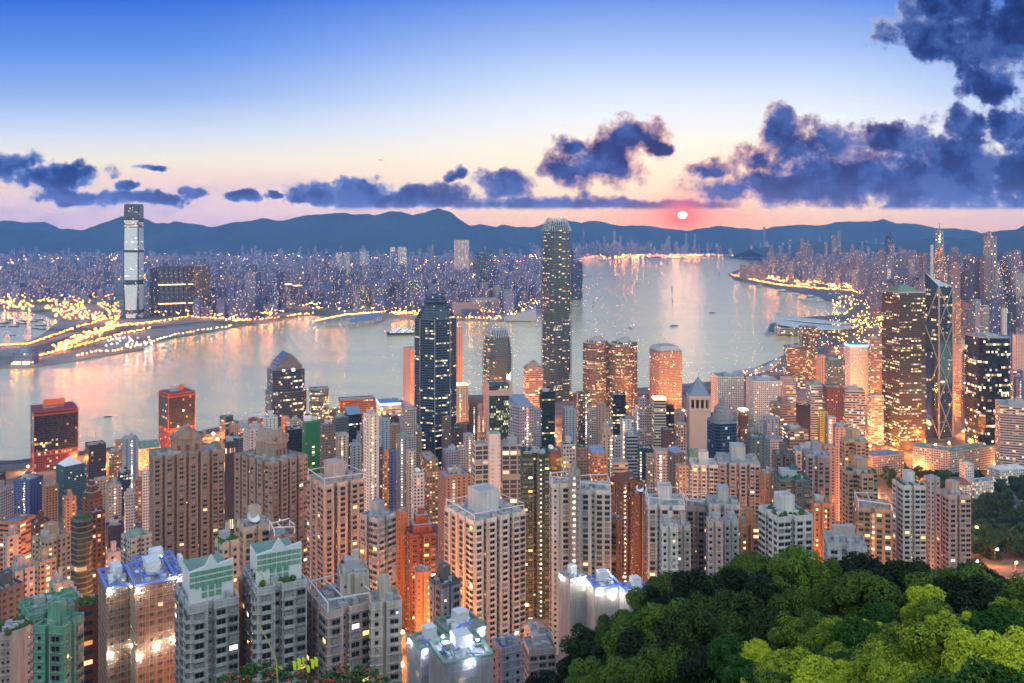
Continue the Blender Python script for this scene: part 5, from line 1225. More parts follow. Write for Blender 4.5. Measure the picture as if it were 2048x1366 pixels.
# ---- scaffolded, sheeted buildings with work lights
def mksheet(nm, c0, c1, op):
  sheet = bpy.data.materials.new(nm); sheet.use_nodes = True; t = NT(sheet.node_tree); sheet.node_tree.nodes.clear()
  tc = t.n('ShaderNodeTexCoord').outputs['Object']; nz = t.noise(t.vm('MULTIPLY', tc, (1.6, 1.6, .10)), 1.0, 5, .65)
  df = t.n('ShaderNodeBsdfDiffuse'); t.put(df.inputs[0], t.mix(nz, (*c0,1), (*c1,1)))
  tl = t.n('ShaderNodeBsdfTranslucent'); t.put(tl.inputs[0], (.5,.46,.44,1)); tp = t.n('ShaderNodeBsdfTransparent')
  m1 = t.n('ShaderNodeMixShader'); m1.inputs[0].default_value = .4; t.put(m1.inputs[1], df.outputs[0]); t.put(m1.inputs[2], tl.outputs[0])
  m2 = t.n('ShaderNodeMixShader'); t.put(m2.inputs[0], t.m('ADD', t.m('MULTIPLY', nz, .55), op)); t.put(m2.inputs[1], tp.outputs[0]); t.put(m2.inputs[2], m1.outputs[0])
  oo = t.n('ShaderNodeOutputMaterial'); t.put(oo.inputs[0], m2.outputs[0])
  return sheet
sheet = mksheet('translucent_sheeting', (.40,.28,.22), (.70,.58,.50), .08); sheet2 = mksheet('white_tarpaulin', (.42,.44,.46), (.74,.76,.80), .30)
bamboo = mat('bamboo', (.30,.26,.20), .7, var=.2); bluebar = mat('blue_tarp', (.16,.25,.62), .6, var=.15)
wl_ = mat('work_lamp', (1,1,1), emis=(1,.9,.78), es=420, var=0); wlb = mat('work_lamp_cool', (1,1,1), emis=(.66,.72,1), es=360, var=0)
def SC(x0, xm, x1, yt, Y, wall, label, th=None, depth=None, lights=(), cool=False, blue=True, shape='rect', trim=None):
    cx_, cy_, a_, w, d = footprint(x0, xm, x1, Y, th, depth); zt = PZ(yt, Y); z0 = PZ(1400, Y)-14; h = zt-z0; FOOT.append((cx_, cy_, 5))
    T = thing('scaffolded_building', label, 'building', (cx_, cy_, z0), a_)
    pl = plan(shape, w, d); mb = MB(); mb.prism([(p[0]*.93, p[1]*.93) for p in pl], 0, h-1, 0, top=1)
    mb.build('wall', [fstyle('resi', wall, lit=.04), M['roof']], T)
    mb = MB(); mb.prism(pl, 0, h-.6, 0); mb.build('sheeting', sheet if wall == 'orange' else sheet2, T)
    mb = MB(); n = len(pl)
    for i in range(n):
        p, q = pl[i], pl[(i+1) % n]; L = math.hypot(q[0]-p[0], q[1]-p[1]); k_ = max(1, int(L/2.2))
        for j in range(k_): s_ = j/k_; mb.beam((p[0]+(q[0]-p[0])*s_, p[1]+(q[1]-p[1])*s_, 0), (p[0]+(q[0]-p[0])*s_, p[1]+(q[1]-p[1])*s_, h+R.uniform(.5, 2)), .14, 0)
        z = h
        while z > 0: mb.beam((p[0]*1.004, p[1]*1.004, z), (q[0]*1.004, q[1]*1.004, z), .12, 0); z -= 2.6
    mb.build('bamboo_scaffold', bamboo, T)
    mb = MB()
    for i in range(n):
        p, q = pl[i], pl[(i+1) % n]; mb.beam((*p, h+.2), (*q, h+.2), .9, 0)
    for q in (-.25, .15): mb.beam((w*q, -d/2, h+.2), (w*q, d/2, h+.2), .5, 0)
    mb.beam((-w/2, 0, h+.2), (w/2, 0, h+.2), .5, 0)
    mb.build('roof_edge', bluebar if blue else (trim or M['conc']), T)
    mb = MB(); clutter(mb, w*.9, d*.9, h-1, R, 12, (0, 1)); mb.box(w*.05, d*.1, h-1, h+4, w*.35, d*.35, 1)
    for i in range(6): mb.beam((R.uniform(-.4,.4)*w, R.uniform(-.4,.4)*d, h), (R.uniform(-.4,.4)*w, R.uniform(-.4,.4)*d, h+1), .3, 2)
    mb.build('rooftop_works', [M['plant'], M['white'], bluebar], T)
    for (fc, u, dz_) in lights:
        mb = MB(); mb.lathe(0, 0, [(.02,-.4),(.42,0),(.02,.4)], 8, 0)
        x, y = (u*w, -d/2-.9) if fc == 'f' else (-w/2-.9, u*d) if fc == 'l' else (u*w, dz_*0)
        if fc == 't': y = dz_*d; zz_ = h+3
        else: zz_ = h-dz_
        mb.build('work_light', wlb if cool else wl_, T, loc=(x, y, zz_))
    return T
SC(210, 214, 268, 1178, 305, 'orange', 'scaffolded orange building in pale sheeting with blue roof edges, left wing', th=.15, depth=20, lights=(('f',-.42,1.2),('f',.42,.8),('f',-.4,24),('f',.4,22)))
SC(266, 272, 352, 1172, 298, 'orange', 'scaffolded orange building in pale sheeting with blue roof frame, main wing', th=.15, depth=22, lights=(('f',-.44,2),('f',.44,-.5),('f',-.42,25),('f',.44,22),('f',.0,23),('t',0,.0)))
SC(350, 355, 374, 1150, 312, 'orange', 'narrow scaffolded orange strip beside the white gabled screen', th=.15, depth=14, lights=(('f',-.3,2),('f',.3,27)))
SC(270, 276, 352, 1138, 320, 'orange', 'blue-framed open roof structure above the scaffolded orange building', th=.15, depth=12, lights=(('t',.1,-.6),))
SC(1118, 1140, 1172, 1162, 335, 'grey', 'tarpaulin-wrapped grey block with floodlights, left part above the trees', lights=(('f',-.3,-.5),('f',.3,1),('l',.2,0),('t',0,0)), blue=False)
SC(1168, 1190, 1242, 1178, 330, 'grey', 'tarpaulin-wrapped grey block with floodlights, middle part above the trees', lights=(('f',-.3,1),('f',.2,3),('l',.0,0),('t',.3,.2)), blue=True)
SC(1236, 1262, 1306, 1190, 325, 'grey', 'tarpaulin-wrapped block with blue-edged round roof, right part above the trees', lights=(('f',-.3,.5),('f',.35,.5),('t',0,0)), blue=True, shape='chamfer')
SC(815, 842, 902, 1302, 262, 'lav', 'violet-lit scaffolded block at the bottom, front left part', lights=(('f',-.4,.4),('f',.4,.4),('l',.2,0)), cool=True, blue=False, trim=M['roofg'])
SC(870, 905, 972, 1272, 275, 'lav', 'violet-lit scaffolded block at the bottom, tallest rear part', lights=(('f',-.3,.6),('f',.35,.8),('t',0,0)), cool=True, blue=False, trim=M['roofg'])
SC(858, 890, 985, 1330, 240, 'lav', 'violet-lit scaffolded roof terrace at the bottom beside the trees', lights=(('t',-.3,.2),('t',.3,-.2),('f',0,.3)), cool=True, blue=False, trim=M['roofg'])
# small bluish roofs between towers
for (x0, xm, x1, yt, Y, wl2, lab) in ((1048, 1062, 1080, 1262, 400, 'lblue', 'small gabled blue-roofed house between tall towers and trees'), (1068, 1085, 1102, 1275, 385, 'lblue', 'low flat blue-grey roof right of the small gabled house')):
    NR(x0, xm, x1, yt, Y, wl2, lab, top='gable' if x0 == 1048 else '', shape='rect', wins=('small','small'), rc='b', name='house', cat='house')

NR(984, 1004, 1046, 1304, 305, 'lav', 'flat dark violet roof beside the tree slope at the bottom', top='', shape='rect', wins=('small','small'), rc='b', name='house', cat='house')
NR(1046, 1058, 1112, 1306, 340, 'grey', 'low grey block between the wrapped building and the tall white tower foot', top='box', shape='rect', wins=('wide','small'), name='house', cat='house')
# ------------------------------------------------------------------ the packed districts beyond, lamps, quays, boats
def inpoly(x, y, pl):
    c = False; n = len(pl); j = n-1
    for i in range(n):
        xi, yi = pl[i]; xj, yj = pl[j]
        if (yi > y) != (yj > y) and x < (xj-xi)*(y-yi)/(yj-yi)+xi: c = not c
        j = i
    return c
kpx = [(-40,628),(-40,508),(300,500),(480,490),(600,488),(900,484),(1000,478),(1060,474),(1200,478),(1372,480),(1530,486),(1530,501),(1372,505),(1165,512),(1155,545),(1080,612),(1010,632),(850,630),(700,622),(600,612),(560,628),(480,640),(400,636),(300,628),(235,600),(120,600),(60,606)]
ipx = [(1545,506),(1600,480),(1700,482),(1800,520),(1880,545),(2090,530),(2090,690),(1900,700),(1900,640),(1760,640),(1720,575),(1640,572),(1560,562),(1500,548),(1530,535)]
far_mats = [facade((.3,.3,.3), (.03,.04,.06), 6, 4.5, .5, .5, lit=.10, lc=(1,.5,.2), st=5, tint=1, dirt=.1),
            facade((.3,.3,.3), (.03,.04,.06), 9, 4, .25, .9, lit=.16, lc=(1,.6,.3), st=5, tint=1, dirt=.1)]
def massed(pl, n, tints, seed, hr, excl=()):
    r = random.Random(seed); out = []
    x0, x1 = min(p[0] for p in pl), max(p[0] for p in pl); y0, y1 = min(p[1] for p in pl), max(p[1] for p in pl); k_ = 0
    while len(out) < n and k_ < n*12:
        k_ += 1
        x, y = r.uniform(x0, x1), r.uniform(y0, y1)
        if not inpoly(x, y, pl) or any(a <= x <= b and c <= y <= d for a, b, c, d in excl): continue
        X, Y = GP(x, y, 4)
        cl = noise.noise(Vector((x*.02, y*.05, seed)))
        if Y > 17500 or any(math.hypot(X-fx, Y-fy) < fr+20 for fx, fy, fr in FOOT if abs(fy-Y) < 300): continue
        h = r.uniform(*hr)*(1+.9*max(0, cl))*(1.0 if r.random() < .9 else 2.0)
        wd = r.uniform(20, 46); dp = r.uniform(18, 34)
        if r.random() < .14: wd = r.uniform(60, 130); h *= .45
        out.append((X, Y, h, wd, dp, r.uniform(-.5, .5), r.choice(tints), r.randrange(2), x, y))
    out.sort(key=lambda t_: t_[1]); return out
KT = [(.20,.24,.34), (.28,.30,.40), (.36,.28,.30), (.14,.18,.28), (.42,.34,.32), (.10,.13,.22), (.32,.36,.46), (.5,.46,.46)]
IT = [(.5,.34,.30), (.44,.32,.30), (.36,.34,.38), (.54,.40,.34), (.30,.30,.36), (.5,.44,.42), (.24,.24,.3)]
ex = [(225,300,560,660), (-50,110,600,700)]
kl = massed(kpx, 3300, KT, 3, (34, 95), ex); il = massed(ipx, 1500, IT, 5, (60, 150), ())
kl += massed([(1060,514),(1060,508),(1300,506.5),(1540,506.2),(1540,509),(1380,509.5),(1370,513),(1165,516)], 240, IT+KT, 8, (70, 230), ())
kl.sort(key=lambda t_: t_[1])
def blockmesh(mb, b, org=(0, 0)):
    X, Y, h, wd, dp, a, tn, m, x, y = b
    mb.col = (tn[0]*.42, tn[1]*.47, tn[2]*.72, 1) if x < 1200 else (tn[0]*.6, tn[1]*.5, tn[2]*.55, 1); mb.box(X-org[0], Y-org[1], 0 if org[0] else 3, h+(0 if org[0] else 3), wd, dp, m, rot=a)  # blocks across the harbour: blue of the haze is put into the wall tint
    if h > 40: mb.box(X-org[0], Y-org[1], h, h+6, wd*.4, dp*.5, m, rot=a)
for nm, lst, ng, lab, grp in (('kowloon_block', kl, 90, 'small hazy block in the first built-up rows across the harbour, nothing like a landmark', 'ordinary blocks in the first rows across the harbour'),
                              ('eastern_block', il, 60, 'rosy hazy block in the packed district on the near shore beyond the winged hall', 'ordinary blocks of the district beyond the winged hall')):
    for b in lst[:ng]:
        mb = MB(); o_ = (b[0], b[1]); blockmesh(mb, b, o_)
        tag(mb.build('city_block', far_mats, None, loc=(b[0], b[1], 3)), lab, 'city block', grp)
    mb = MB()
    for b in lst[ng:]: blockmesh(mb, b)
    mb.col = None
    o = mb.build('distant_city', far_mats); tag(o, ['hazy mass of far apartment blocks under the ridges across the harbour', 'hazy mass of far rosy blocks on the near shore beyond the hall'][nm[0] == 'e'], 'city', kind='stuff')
# street lights
def clear(X, Y, m=0):
    return all(math.hypot(X-fx, Y-fy) > fr+m for fx, fy, fr in FOOT if abs(fy-Y) < fr+m)
lampm = M['lamp']
far_lamp = mat('far_street_light', (.8,.4,.1), emis=(1,.23,.025), es=130, var=0)
far_white = mat('far_white_light', (.8,.8,.8), emis=(.9,.92,1), es=50, var=0)
r = random.Random(21); FL = MB(); FLW = MB(); nfl = 0
def octa(mb, X, Y, z, s):
    P8 = [(X+s,Y,z),(X,Y+s,z),(X-s,Y,z),(X,Y-s,z)]; T_, B_ = (X,Y,z+s), (X,Y,z-s)
    for i in range(4): mb.face([P8[i],P8[(i+1)%4],T_]); mb.face([P8[(i+1)%4],P8[i],B_])
def far_light(x, y, white=False, z=14, s=None):
    X, Y = GP(x, y, z); s = s if s else (.8+Y*.00017)*r.uniform(.6, 1.3)
    octa(FLW if white else FL, X, Y, z, s)
def line(pts, step, jit=2, white=0.0, z=12):
    for (a, b), (c, d) in zip(pts, pts[1:]):
        n = max(1, int(math.hypot(c-a, (d-b)*2)/step/1.7))
        for i in range(n): t_ = (i+r.random()*.6)/n; far_light(a+(c-a)*t_+r.uniform(-jit, jit), b+(d-b)*t_+r.uniform(-jit, jit)*.6, r.random() < white*.6, z)
for b in kl:
    q_ = noise.noise(Vector((b[8]*.018, b[9]*.05, 9)))
    for _ in range(4 if q_ > .22 else 2 if q_ > 0 else 3 if b[8] > 850 else 1):
        if r.random() < (.8 if q_ > 0 else .45): far_light(b[8]+r.uniform(-6, 6), b[9]+r.uniform(0, 3), r.random() < (.45 if b[8] < 850 and b[9] < 590 else .12), r.uniform(5, 40), (.7+b[1]*.00014)*r.uniform(.5, 1.4))
for b in il:
    for _ in range(4): far_light(b[8]+r.uniform(-7, 7), b[9]+r.uniform(0, 3), r.random() < .12, r.uniform(5, 30), (.7+b[1]*.00016)*r.uniform(.5, 1.4))
line([(575,632),(600,628),(628,626)], 3); line([(630,641),(690,629),(765,623)], 2, .6); line([(766,622),(840,628),(900,634),(1000,636),(1075,628)], 4, 1.5, .15)
line([(300,645),(380,632),(480,640),(560,634)], 3.2, 2); line([(1090,606),(1145,585),(1163,558)], 3, 1); line([(1160,512),(1260,508),(1372,508)], 3, 1.5, .1); line([(1160,506),(1372,503),(1530,499)], 4, 2, .1)
line([(1372,508),(1530,503)], 3, .6); line([(850,505),(930,500),(1080,496)], 3, 2.5); line([(0,520),(130,515),(240,520)], 7, 3)
line([(1462,548),(1520,562),(1570,570),(1640,576),(1700,580),(1740,590)], 1.7, 1.6); line([(1480,546),(1560,560),(1640,566),(1745,580)], 2.6, 2.5)
line([(1700,600),(1760,610),(1770,650)], 3, 9, .1); line([(1690,640),(1760,650)], 3, 6, .15); line([(1540,500),(1580,503),(1640,502)], 3.5, 1.5)
for _ in range(190): far_light(r.uniform(1665, 1785), r.uniform(590, 690), r.random() < .08, 12)
for _ in range(90): far_light(r.uniform(1890, 2048), r.uniform(640, 800), r.random() < .35, 30, 1.1)
# reclaimed land, interchange and toll plaza
for _ in range(420):
    x = r.uniform(-10, 240); y = r.uniform(600, 634)+x*.02
    if noise.noise(Vector((x*.03, y*.08, 2))) > -.15 and not (x < 110 and y > 622): far_light(x, y, r.random() < .05, r.uniform(6, 18))
line([(0,690),(60,686),(100,672),(150,655),(200,640),(240,630)], 2.5, 2); line([(60,716),(110,702),(150,692),(240,668),(300,655)], 2.0, 2.5); line([(110,700),(165,672),(235,650),(300,645)], 1.6, 3)
for _ in range(150): t_ = r.random(); far_light(115+t_*120+r.uniform(-12, 12), 695-t_*50+r.uniform(-7, 7), False, 12)
line([(150,712),(190,702),(235,700),(262,690)], 3.5, 2); line([(262,694),(300,683),(350,668),(400,660),(470,650)], 4, 1.5, .8)
for _ in range(40): far_light(r.uniform(210, 330), r.uniform(674, 692), r.random() < .8, 8)
line([(20,727),(75,724)], 6, 1)
# ordinary towers filling the streets between the named ones
r = random.Random(77); nf = 0; k_ = 0
fs = [('grey','resi'),('dbrown','office'),('pink','slit'),('tan','resi'),('lgrey','slit'),('dgrey','resi'),('salmon','grid'),('lblue','office'),('brown','resi'),('lav','resi'),('orange','orange'),('teal','band'),('white','fine')]
for (x0, x1, ya, yb, n, lab, grp) in ((0,300,905,1130,44,'ordinary infill tower wedged between the bigger blocks at the left side','infill towers of the left side'), (450,960,830,1010,62,'ordinary infill tower wedged between bigger ones left of the spiky-crowned tower','infill towers left of centre'),
        (960,1560,820,990,80,'ordinary infill tower wedged between bigger ones below the harbour centre','infill towers of the centre'), (1560,1690,790,960,16,'ordinary infill tower wedged between bigger ones right of centre','infill towers right of centre'), (560,1320,985,1110,26,'ordinary infill block low between the big apartment towers of the lower middle','infill blocks of the lower middle'), (1895,2048,640,800,24,'bluish infill tower in the crowded slope behind the broad black tower','infill towers behind the broad black tower')):
    c_ = 0; k_ = 0
    while c_ < n and k_ < 1500:
        k_ += 1; x, yt = r.uniform(x0, x1), r.uniform(ya, yb)
        # distance for a tower 45-100 m tall whose top falls on that row
        hh = r.uniform(35, 85); best = None
        for Yq in range(400, 3400, 20):
            if abs(PZ(yt, Yq)-(max(4, ground(PX(x, Yq), Yq))+hh)) < 6: best = Yq; break
        if not best: continue
        X = PX(x, best); wpx = r.uniform(14, 24)*F/best*.9
        if not inpoly(X, best+10, isl): continue
        if not clear(X, best+10, 3): continue
        wl2, sty = r.choice(fs); 
        if x0 > 1890: wl2 = r.choice(['lblue','navy','lav','blue','grey','white'])
        A_(x-wpx/2, x-wpx/2+wpx*r.uniform(.15,.45), x+wpx/2, yt, best, wl2, sty, r.choice(['','box','tank','mast','']), lab, cat='tower', group=grp, name='infill_tower', stair=('f', r.uniform(.3,.7), r.choice('wy')) if r.random() < .35 else None); c_ += 1
r = random.Random(21)
# central streets: real lamps where they can be seen, each its own thing
pole_m = MB(); pole_m.beam((0,0,0),(0,0,9),.22,0); pole_m.beam((0,0,9),(1.6,0,9.4),.16,0); pole_me = pole_m.mesh('pole', [M['metal']])
hd = MB(); hd.lathe(1.9, 0, [(.02,8.5),(.8,9.0),(.6,9.6),(.02,9.8)], 8, 0); head_me = hd.mesh('lamp_head', [lampm]); hd2 = hd.mesh('lamp_head', [M['lampw']]); hd3 = hd.mesh('lamp_head', [mat('small_sodium_lamp', (.8,.4,.1), emis=(1,.27,.04), es=4200, var=0)])
def road(name, pts, w, z=None, lab=None):
    mb = MB(); L_ = [GP(x, y, 8) for x, y in pts]
    for (a, b) in zip(L_, L_[1:]):
        dx_, dy_ = b[0]-a[0], b[1]-a[1]; l = math.hypot(dx_, dy_); nx, ny = -dy_/l*w/2, dx_/l*w/2; n = max(1, int(l/14))
        for i in range(n):
            q = []
            for t_, sg in ((i/n, -1), ((i+1)/n, -1), ((i+1)/n, 1), (i/n, 1)): 
                X, Y = a[0]+dx_*t_+nx*sg*-1, a[1]+dy_*t_+ny*sg*-1
                q.append((X, Y, max(ground(a[0]+dx_*t_, a[1]+dy_*t_), 3.4)+.35))
            if q[1][2] > -5: mb.face(q[::-1] if (q[1][0]-q[0][0])*(q[3][1]-q[0][1])-(q[1][1]-q[0][1])*(q[3][0]-q[0][0]) < 0 else q, 0)
    tag(mb.build(name, asph), kind='structure')
asph = mat('asphalt', (.065,.062,.06), .85, var=.2, vs=.05); asphl = mat('concrete_road', (.09,.085,.08), .85, var=.2, vs=.03)
road('waterfront_road', [(-20,930),(150,905),(300,885),(520,838),(700,818),(800,812),(950,800),(1100,795),(1280,790),(1420,782),(1540,765),(1600,740),(1650,700),(1700,660),(1760,640)], 34)
road('central_road', [(800,868),(950,850),(1100,845),(1280,842),(1420,830),(1560,825),(1700,830),(1790,850),(1860,890),(1910,910),(2060,930)], 26)
road('park_road', [(1745,850),(1740,900),(1752,940),(1765,1000),(1780,1080)], 20); road('east_road', [(1900,700),(1912,760),(1918,830),(1905,900)], 24)
nl = 0
def lamp(X, Y, z, rz, white=False, hill=False):
    global nl
    T = link('street_lamp', None, None, (X, Y, z)); T.rotation_euler = (0, 0, rz); tag(T, 'tall street lamp glowing between the harbour-side towers', 'street lamp', 'street lamps of the town')
    link('pole', pole_me, T); link('lamp_head', hd3 if hill else hd2 if white else head_me, T); nl += 1
spots = []
for pl, n in (([(-10,940),(250,900),(520,845),(800,812),(1100,792),(1400,784),(1560,760),(1640,700),(1760,650),(1760,830),(1560,860),(1300,880),(1000,900),(760,930),(400,960),(250,1010),(-10,1050)], 165),
              ([(1600,820),(1760,790),(1920,700),(1940,900),(2048,925),(2048,985),(1900,980),(1780,1060),(1745,1000),(1740,880)], 62), ([(1900,620),(1925,700),(1920,900),(1895,900)], 10)):
    k_ = 0; c_ = 0
    while c_ < n and k_ < n*30:
        k_ += 1; x, y = r.uniform(-10, 2050), r.uniform(640, 1070)
        if not inpoly(x, y, pl): continue
        if 1140 < x < 1390 and y < 812 and r.random() < .7: continue
        X, Y = GP(x, y, 8)
        if Y > 900: X, Y = X, Y
        zg = max(3.4, ground(X, Y))
        if clear(X, Y, -1) and inpoly(X, Y, isl) and all(math.hypot(X-a, Y-b) > 16 for a, b in spots): spots.append((X, Y)); lamp(X, Y, zg, r.uniform(0, 6.28), r.random() < .05); c_ += 1
for i in range(26):
    x = 1705+r.uniform(-14, 95)*(.3+i/26); y = 855+i*8.6; X, Y = GP(x, y, ground(0, 1500-i*24)+4)
    if clear(X, Y, -3): lamp(X, Y, max(4, ground(X, Y)), r.uniform(0, 6.28))
# lamps deep in the hillside streets
for (X, Y) in [(PX(x, Y), Y) for x, Y in ((100,700),(60,620),(130,800),(20,760),(200,850),(240,700),(230,560),(60,520),(140,420),(470,620),(520,700),(600,600),(735,560),(800,470),(810,420),(870,420),(850,560),(880,640),(940,720),(1060,640),(1230,560),(1255,520),(1290,640),(1180,700),(1120,720),(1340,560),(1400,520),(1490,470),(1520,500),(1500,600),(1640,480),(1660,560),(1700,640),(1640,640),(1780,560),(1770,640),(1775,720),(1640,720),(1560,720),(1460,740),(1400,760),(1380,700),(760,700),(700,640),(640,720),(560,820),(480,800),(330,700),(300,760),(210,640),(1060,520),(1620,430),(1760,470),(880,385),(800,350),(485,300),(350,420),(330,360),(600,400),(1040,480),(1270,440),(1730,430),(1875,600),(1950,560),(1960,700),(1990,760),(2030,700),(1980,620),(2030,600),(1800,900),(1850,860),(1900,820),(1950,880),(1960,540))]:
    lamp(X, Y, ground(X, Y)+6, r.uniform(0, 6.28), hill=True)
for zz_, cnt_, (x0, x1, y0, y1) in ((9, 130, (1480,1640,700,770)), (9, 60, (1640,1760,640,700)), (9, 50, (560,830,812,830)), (9, 26, (1020,1300,775,800)), (9, 40, (1500,1560,820,870))):
    for _ in range(cnt_):
        x, y = r.uniform(x0, x1), r.uniform(y0, y1); X, Y = GP(x, y, 4)
        if clear(X, Y, 0) and inpoly(X, Y, isl): octa(FL if r.random() < .85 else FLW, X, Y, zz_, .55)
tag(FL.build('distant_street_lights', far_lamp), 'countless orange street lights of the far districts and quays', 'lights', kind='stuff')
tag(FLW.build('distant_white_lights', far_white), 'countless white lights of the far districts and quays', 'lights', kind='stuff')
# brightly lit plaza roads on the reclaimed land
def groad(name, pts, w):
    mb = MB(); L_ = [GP(x, y, 3.4) for x, y in pts]
    for i in range(len(L_)-1):
        a, b = L_[i], L_[i+1]; q = []
        for p, n_ in ((a, (L_[min(i+1, len(L_)-1)], L_[max(i-1, 0)])), (b, (L_[min(i+2, len(L_)-1)], L_[i]))):
            dx_, dy_ = n_[0][0]-n_[1][0], n_[0][1]-n_[1][1]; l = math.hypot(dx_, dy_); q.append(((p[0]+dy_/l*w/2, p[1]-dx_/l*w/2, 3.8), (p[0]-dy_/l*w/2, p[1]+dx_/l*w/2, 3.8)))
        mb.face([q[0][0], q[1][0], q[1][1], q[0][1]])
    tag(mb.build(name, asphl), kind='structure')
groad('toll_plaza', [(105,702),(140,686),(180,672),(215,660),(238,652)], 150)
groad('expressway', [(-20,690),(60,686),(100,673),(150,656),(190,642),(215,628),(225,612),(225,600)], 45); groad('shore_road', [(60,716),(150,692),(240,668),(310,654),(400,645),(480,640),(575,633),(640,622)], 34)
# piers and terminals
def slab_thing(name, label, cat, pxs, z1, m, extras=None, mats=None):
    pts = [GP(x, y, 2) for x, y in pxs]; c_ = (sum(p[0] for p in pts)/len(pts), sum(p[1] for p in pts)/len(pts)); T = thing(name, label, cat, (*c_, 0)); lp = [(p[0]-c_[0], p[1]-c_[1]) for p in pts]
    if sum(lp[i][0]*lp[(i+1)%len(lp)][1]-lp[(i+1)%len(lp)][0]*lp[i][1] for i in range(len(lp))) < 0: lp = lp[::-1]
    mb = MB(); mb.prism(lp, -2, 3, 0, top=0); mb.build('deck', M['conc'], T)
    if z1: mb = MB(); mb.prism([(p[0]*.9, p[1]*.9) for p in lp], 3, z1, 0, top=1); mb.build('shed', m, T)
    return T
lf = facade((.4,.34,.3), (.3,.2,.1), 6, 5, .8, .6, lit=.5, lc=(1,.55,.2), st=2.5)
slab_thing('pier', 'long narrow pier with golden lights beside the moored terminal', 'pier', [(627,648),(632,650),(768,628),(765,624),(700,630)], 8, [lf, M['roofb']])
slab_thing('cruise_terminal', 'long grey-roofed cruise terminal shed reaching into the harbour', 'terminal', [(693,652),(700,658),(740,652),(768,641),(766,634),(735,636)], 24, [facade((.42,.46,.5), (.5,.3,.15), 8, 6, .8, .4, lit=.3, lc=(1,.6,.35), st=1.5), M['roofb']])
slab_thing('pier', 'angled promenade pier with orange lamps right of the cruise terminal', 'pier', [(746,645),(752,648),(806,636),(803,632)], 0, None)
slab_thing('pier', 'small dark jetty on the far point right of the tallest tower', 'pier', [(1160,553),(1182,551),(1184,555),(1164,557)], 0, None)
slab_thing('runway_quay', 'long dark cargo quay with low sheds on the far shore', 'quay', [(1250,517),(1252,514),(1370,511),(1372,516)], 22, [facade((.08,.10,.18), (.1,.1,.1), 20, 8, .5, .4, lit=.3, st=2), M['roofb']])
slab_thing('breakwater', 'thin breakwater wall enclosing the yacht shelter', 'breakwater', [(1602,596),(1618,602),(1652,602),(1652,605),(1614,606),(1598,598)], 0, None)
slab_thing('breakwater', 'curved jetty with a bright beacon right of the yacht shelter', 'breakwater', [(1652,602),(1664,610),(1706,620),(1706,626),(1664,615),(1650,606)], 0, None)
slab_thing('ferry_pier', 'low roofed ferry pier on the near quay beyond the white hotel slab', 'pier', [(1455,748),(1530,735),(1560,716),(1566,722),(1540,745),(1470,756)], 7, [lf, M['roof']])
T = thing('ventilation_house', 'dark blue boxy ventilation house glowing orange at its foot on the left point', 'building', (*GP(51, 727, 3), 3)); mb = MB(); mb.box(0, 0, 0, 34, 58, 34, 0); mb.lathe(0, 0, [(16,34),(13,44),(.5,50)], 14, 1); mb.build('wall', [facade((.14,.18,.28),(.1,.06,.05),8,9,.5,.5,lit=.1,dirt=.1), M['roofb']], T); mb = MB(); mb.box(-14,-18,0,8,20,3,0); mb.box(12,-18,0,8,20,3,0); mb.build('lit_arcade', M['gold'], T)
T = thing('arts_hall', 'blank sloping triangular cultural hall on the far promenade', 'hall', (*GP(1040, 640, 3), 3)); mb = MB()
a_, b_, c_ = 70, 40, 52
mb.face([(-a_,-b_,0),(a_,-b_,0),(a_,-b_,c_),(-a_,-b_,10)]); mb.face([(a_,-b_,0),(a_,b_,0),(a_,b_,c_),(a_,-b_,c_)]); mb.face([(-a_,b_,0),(-a_,-b_,0),(-a_,-b_,10),(-a_,b_,10)]); mb.face([(-a_,-b_,10),(a_,-b_,c_),(a_,b_,c_),(-a_,b_,10)]); mb.face([(a_,b_,0),(-a_,b_,0),(-a_,b_,10),(a_,b_,c_)])
mb.build('wall', mat('grey_tile', (.36,.34,.36), .7, var=.08), T)
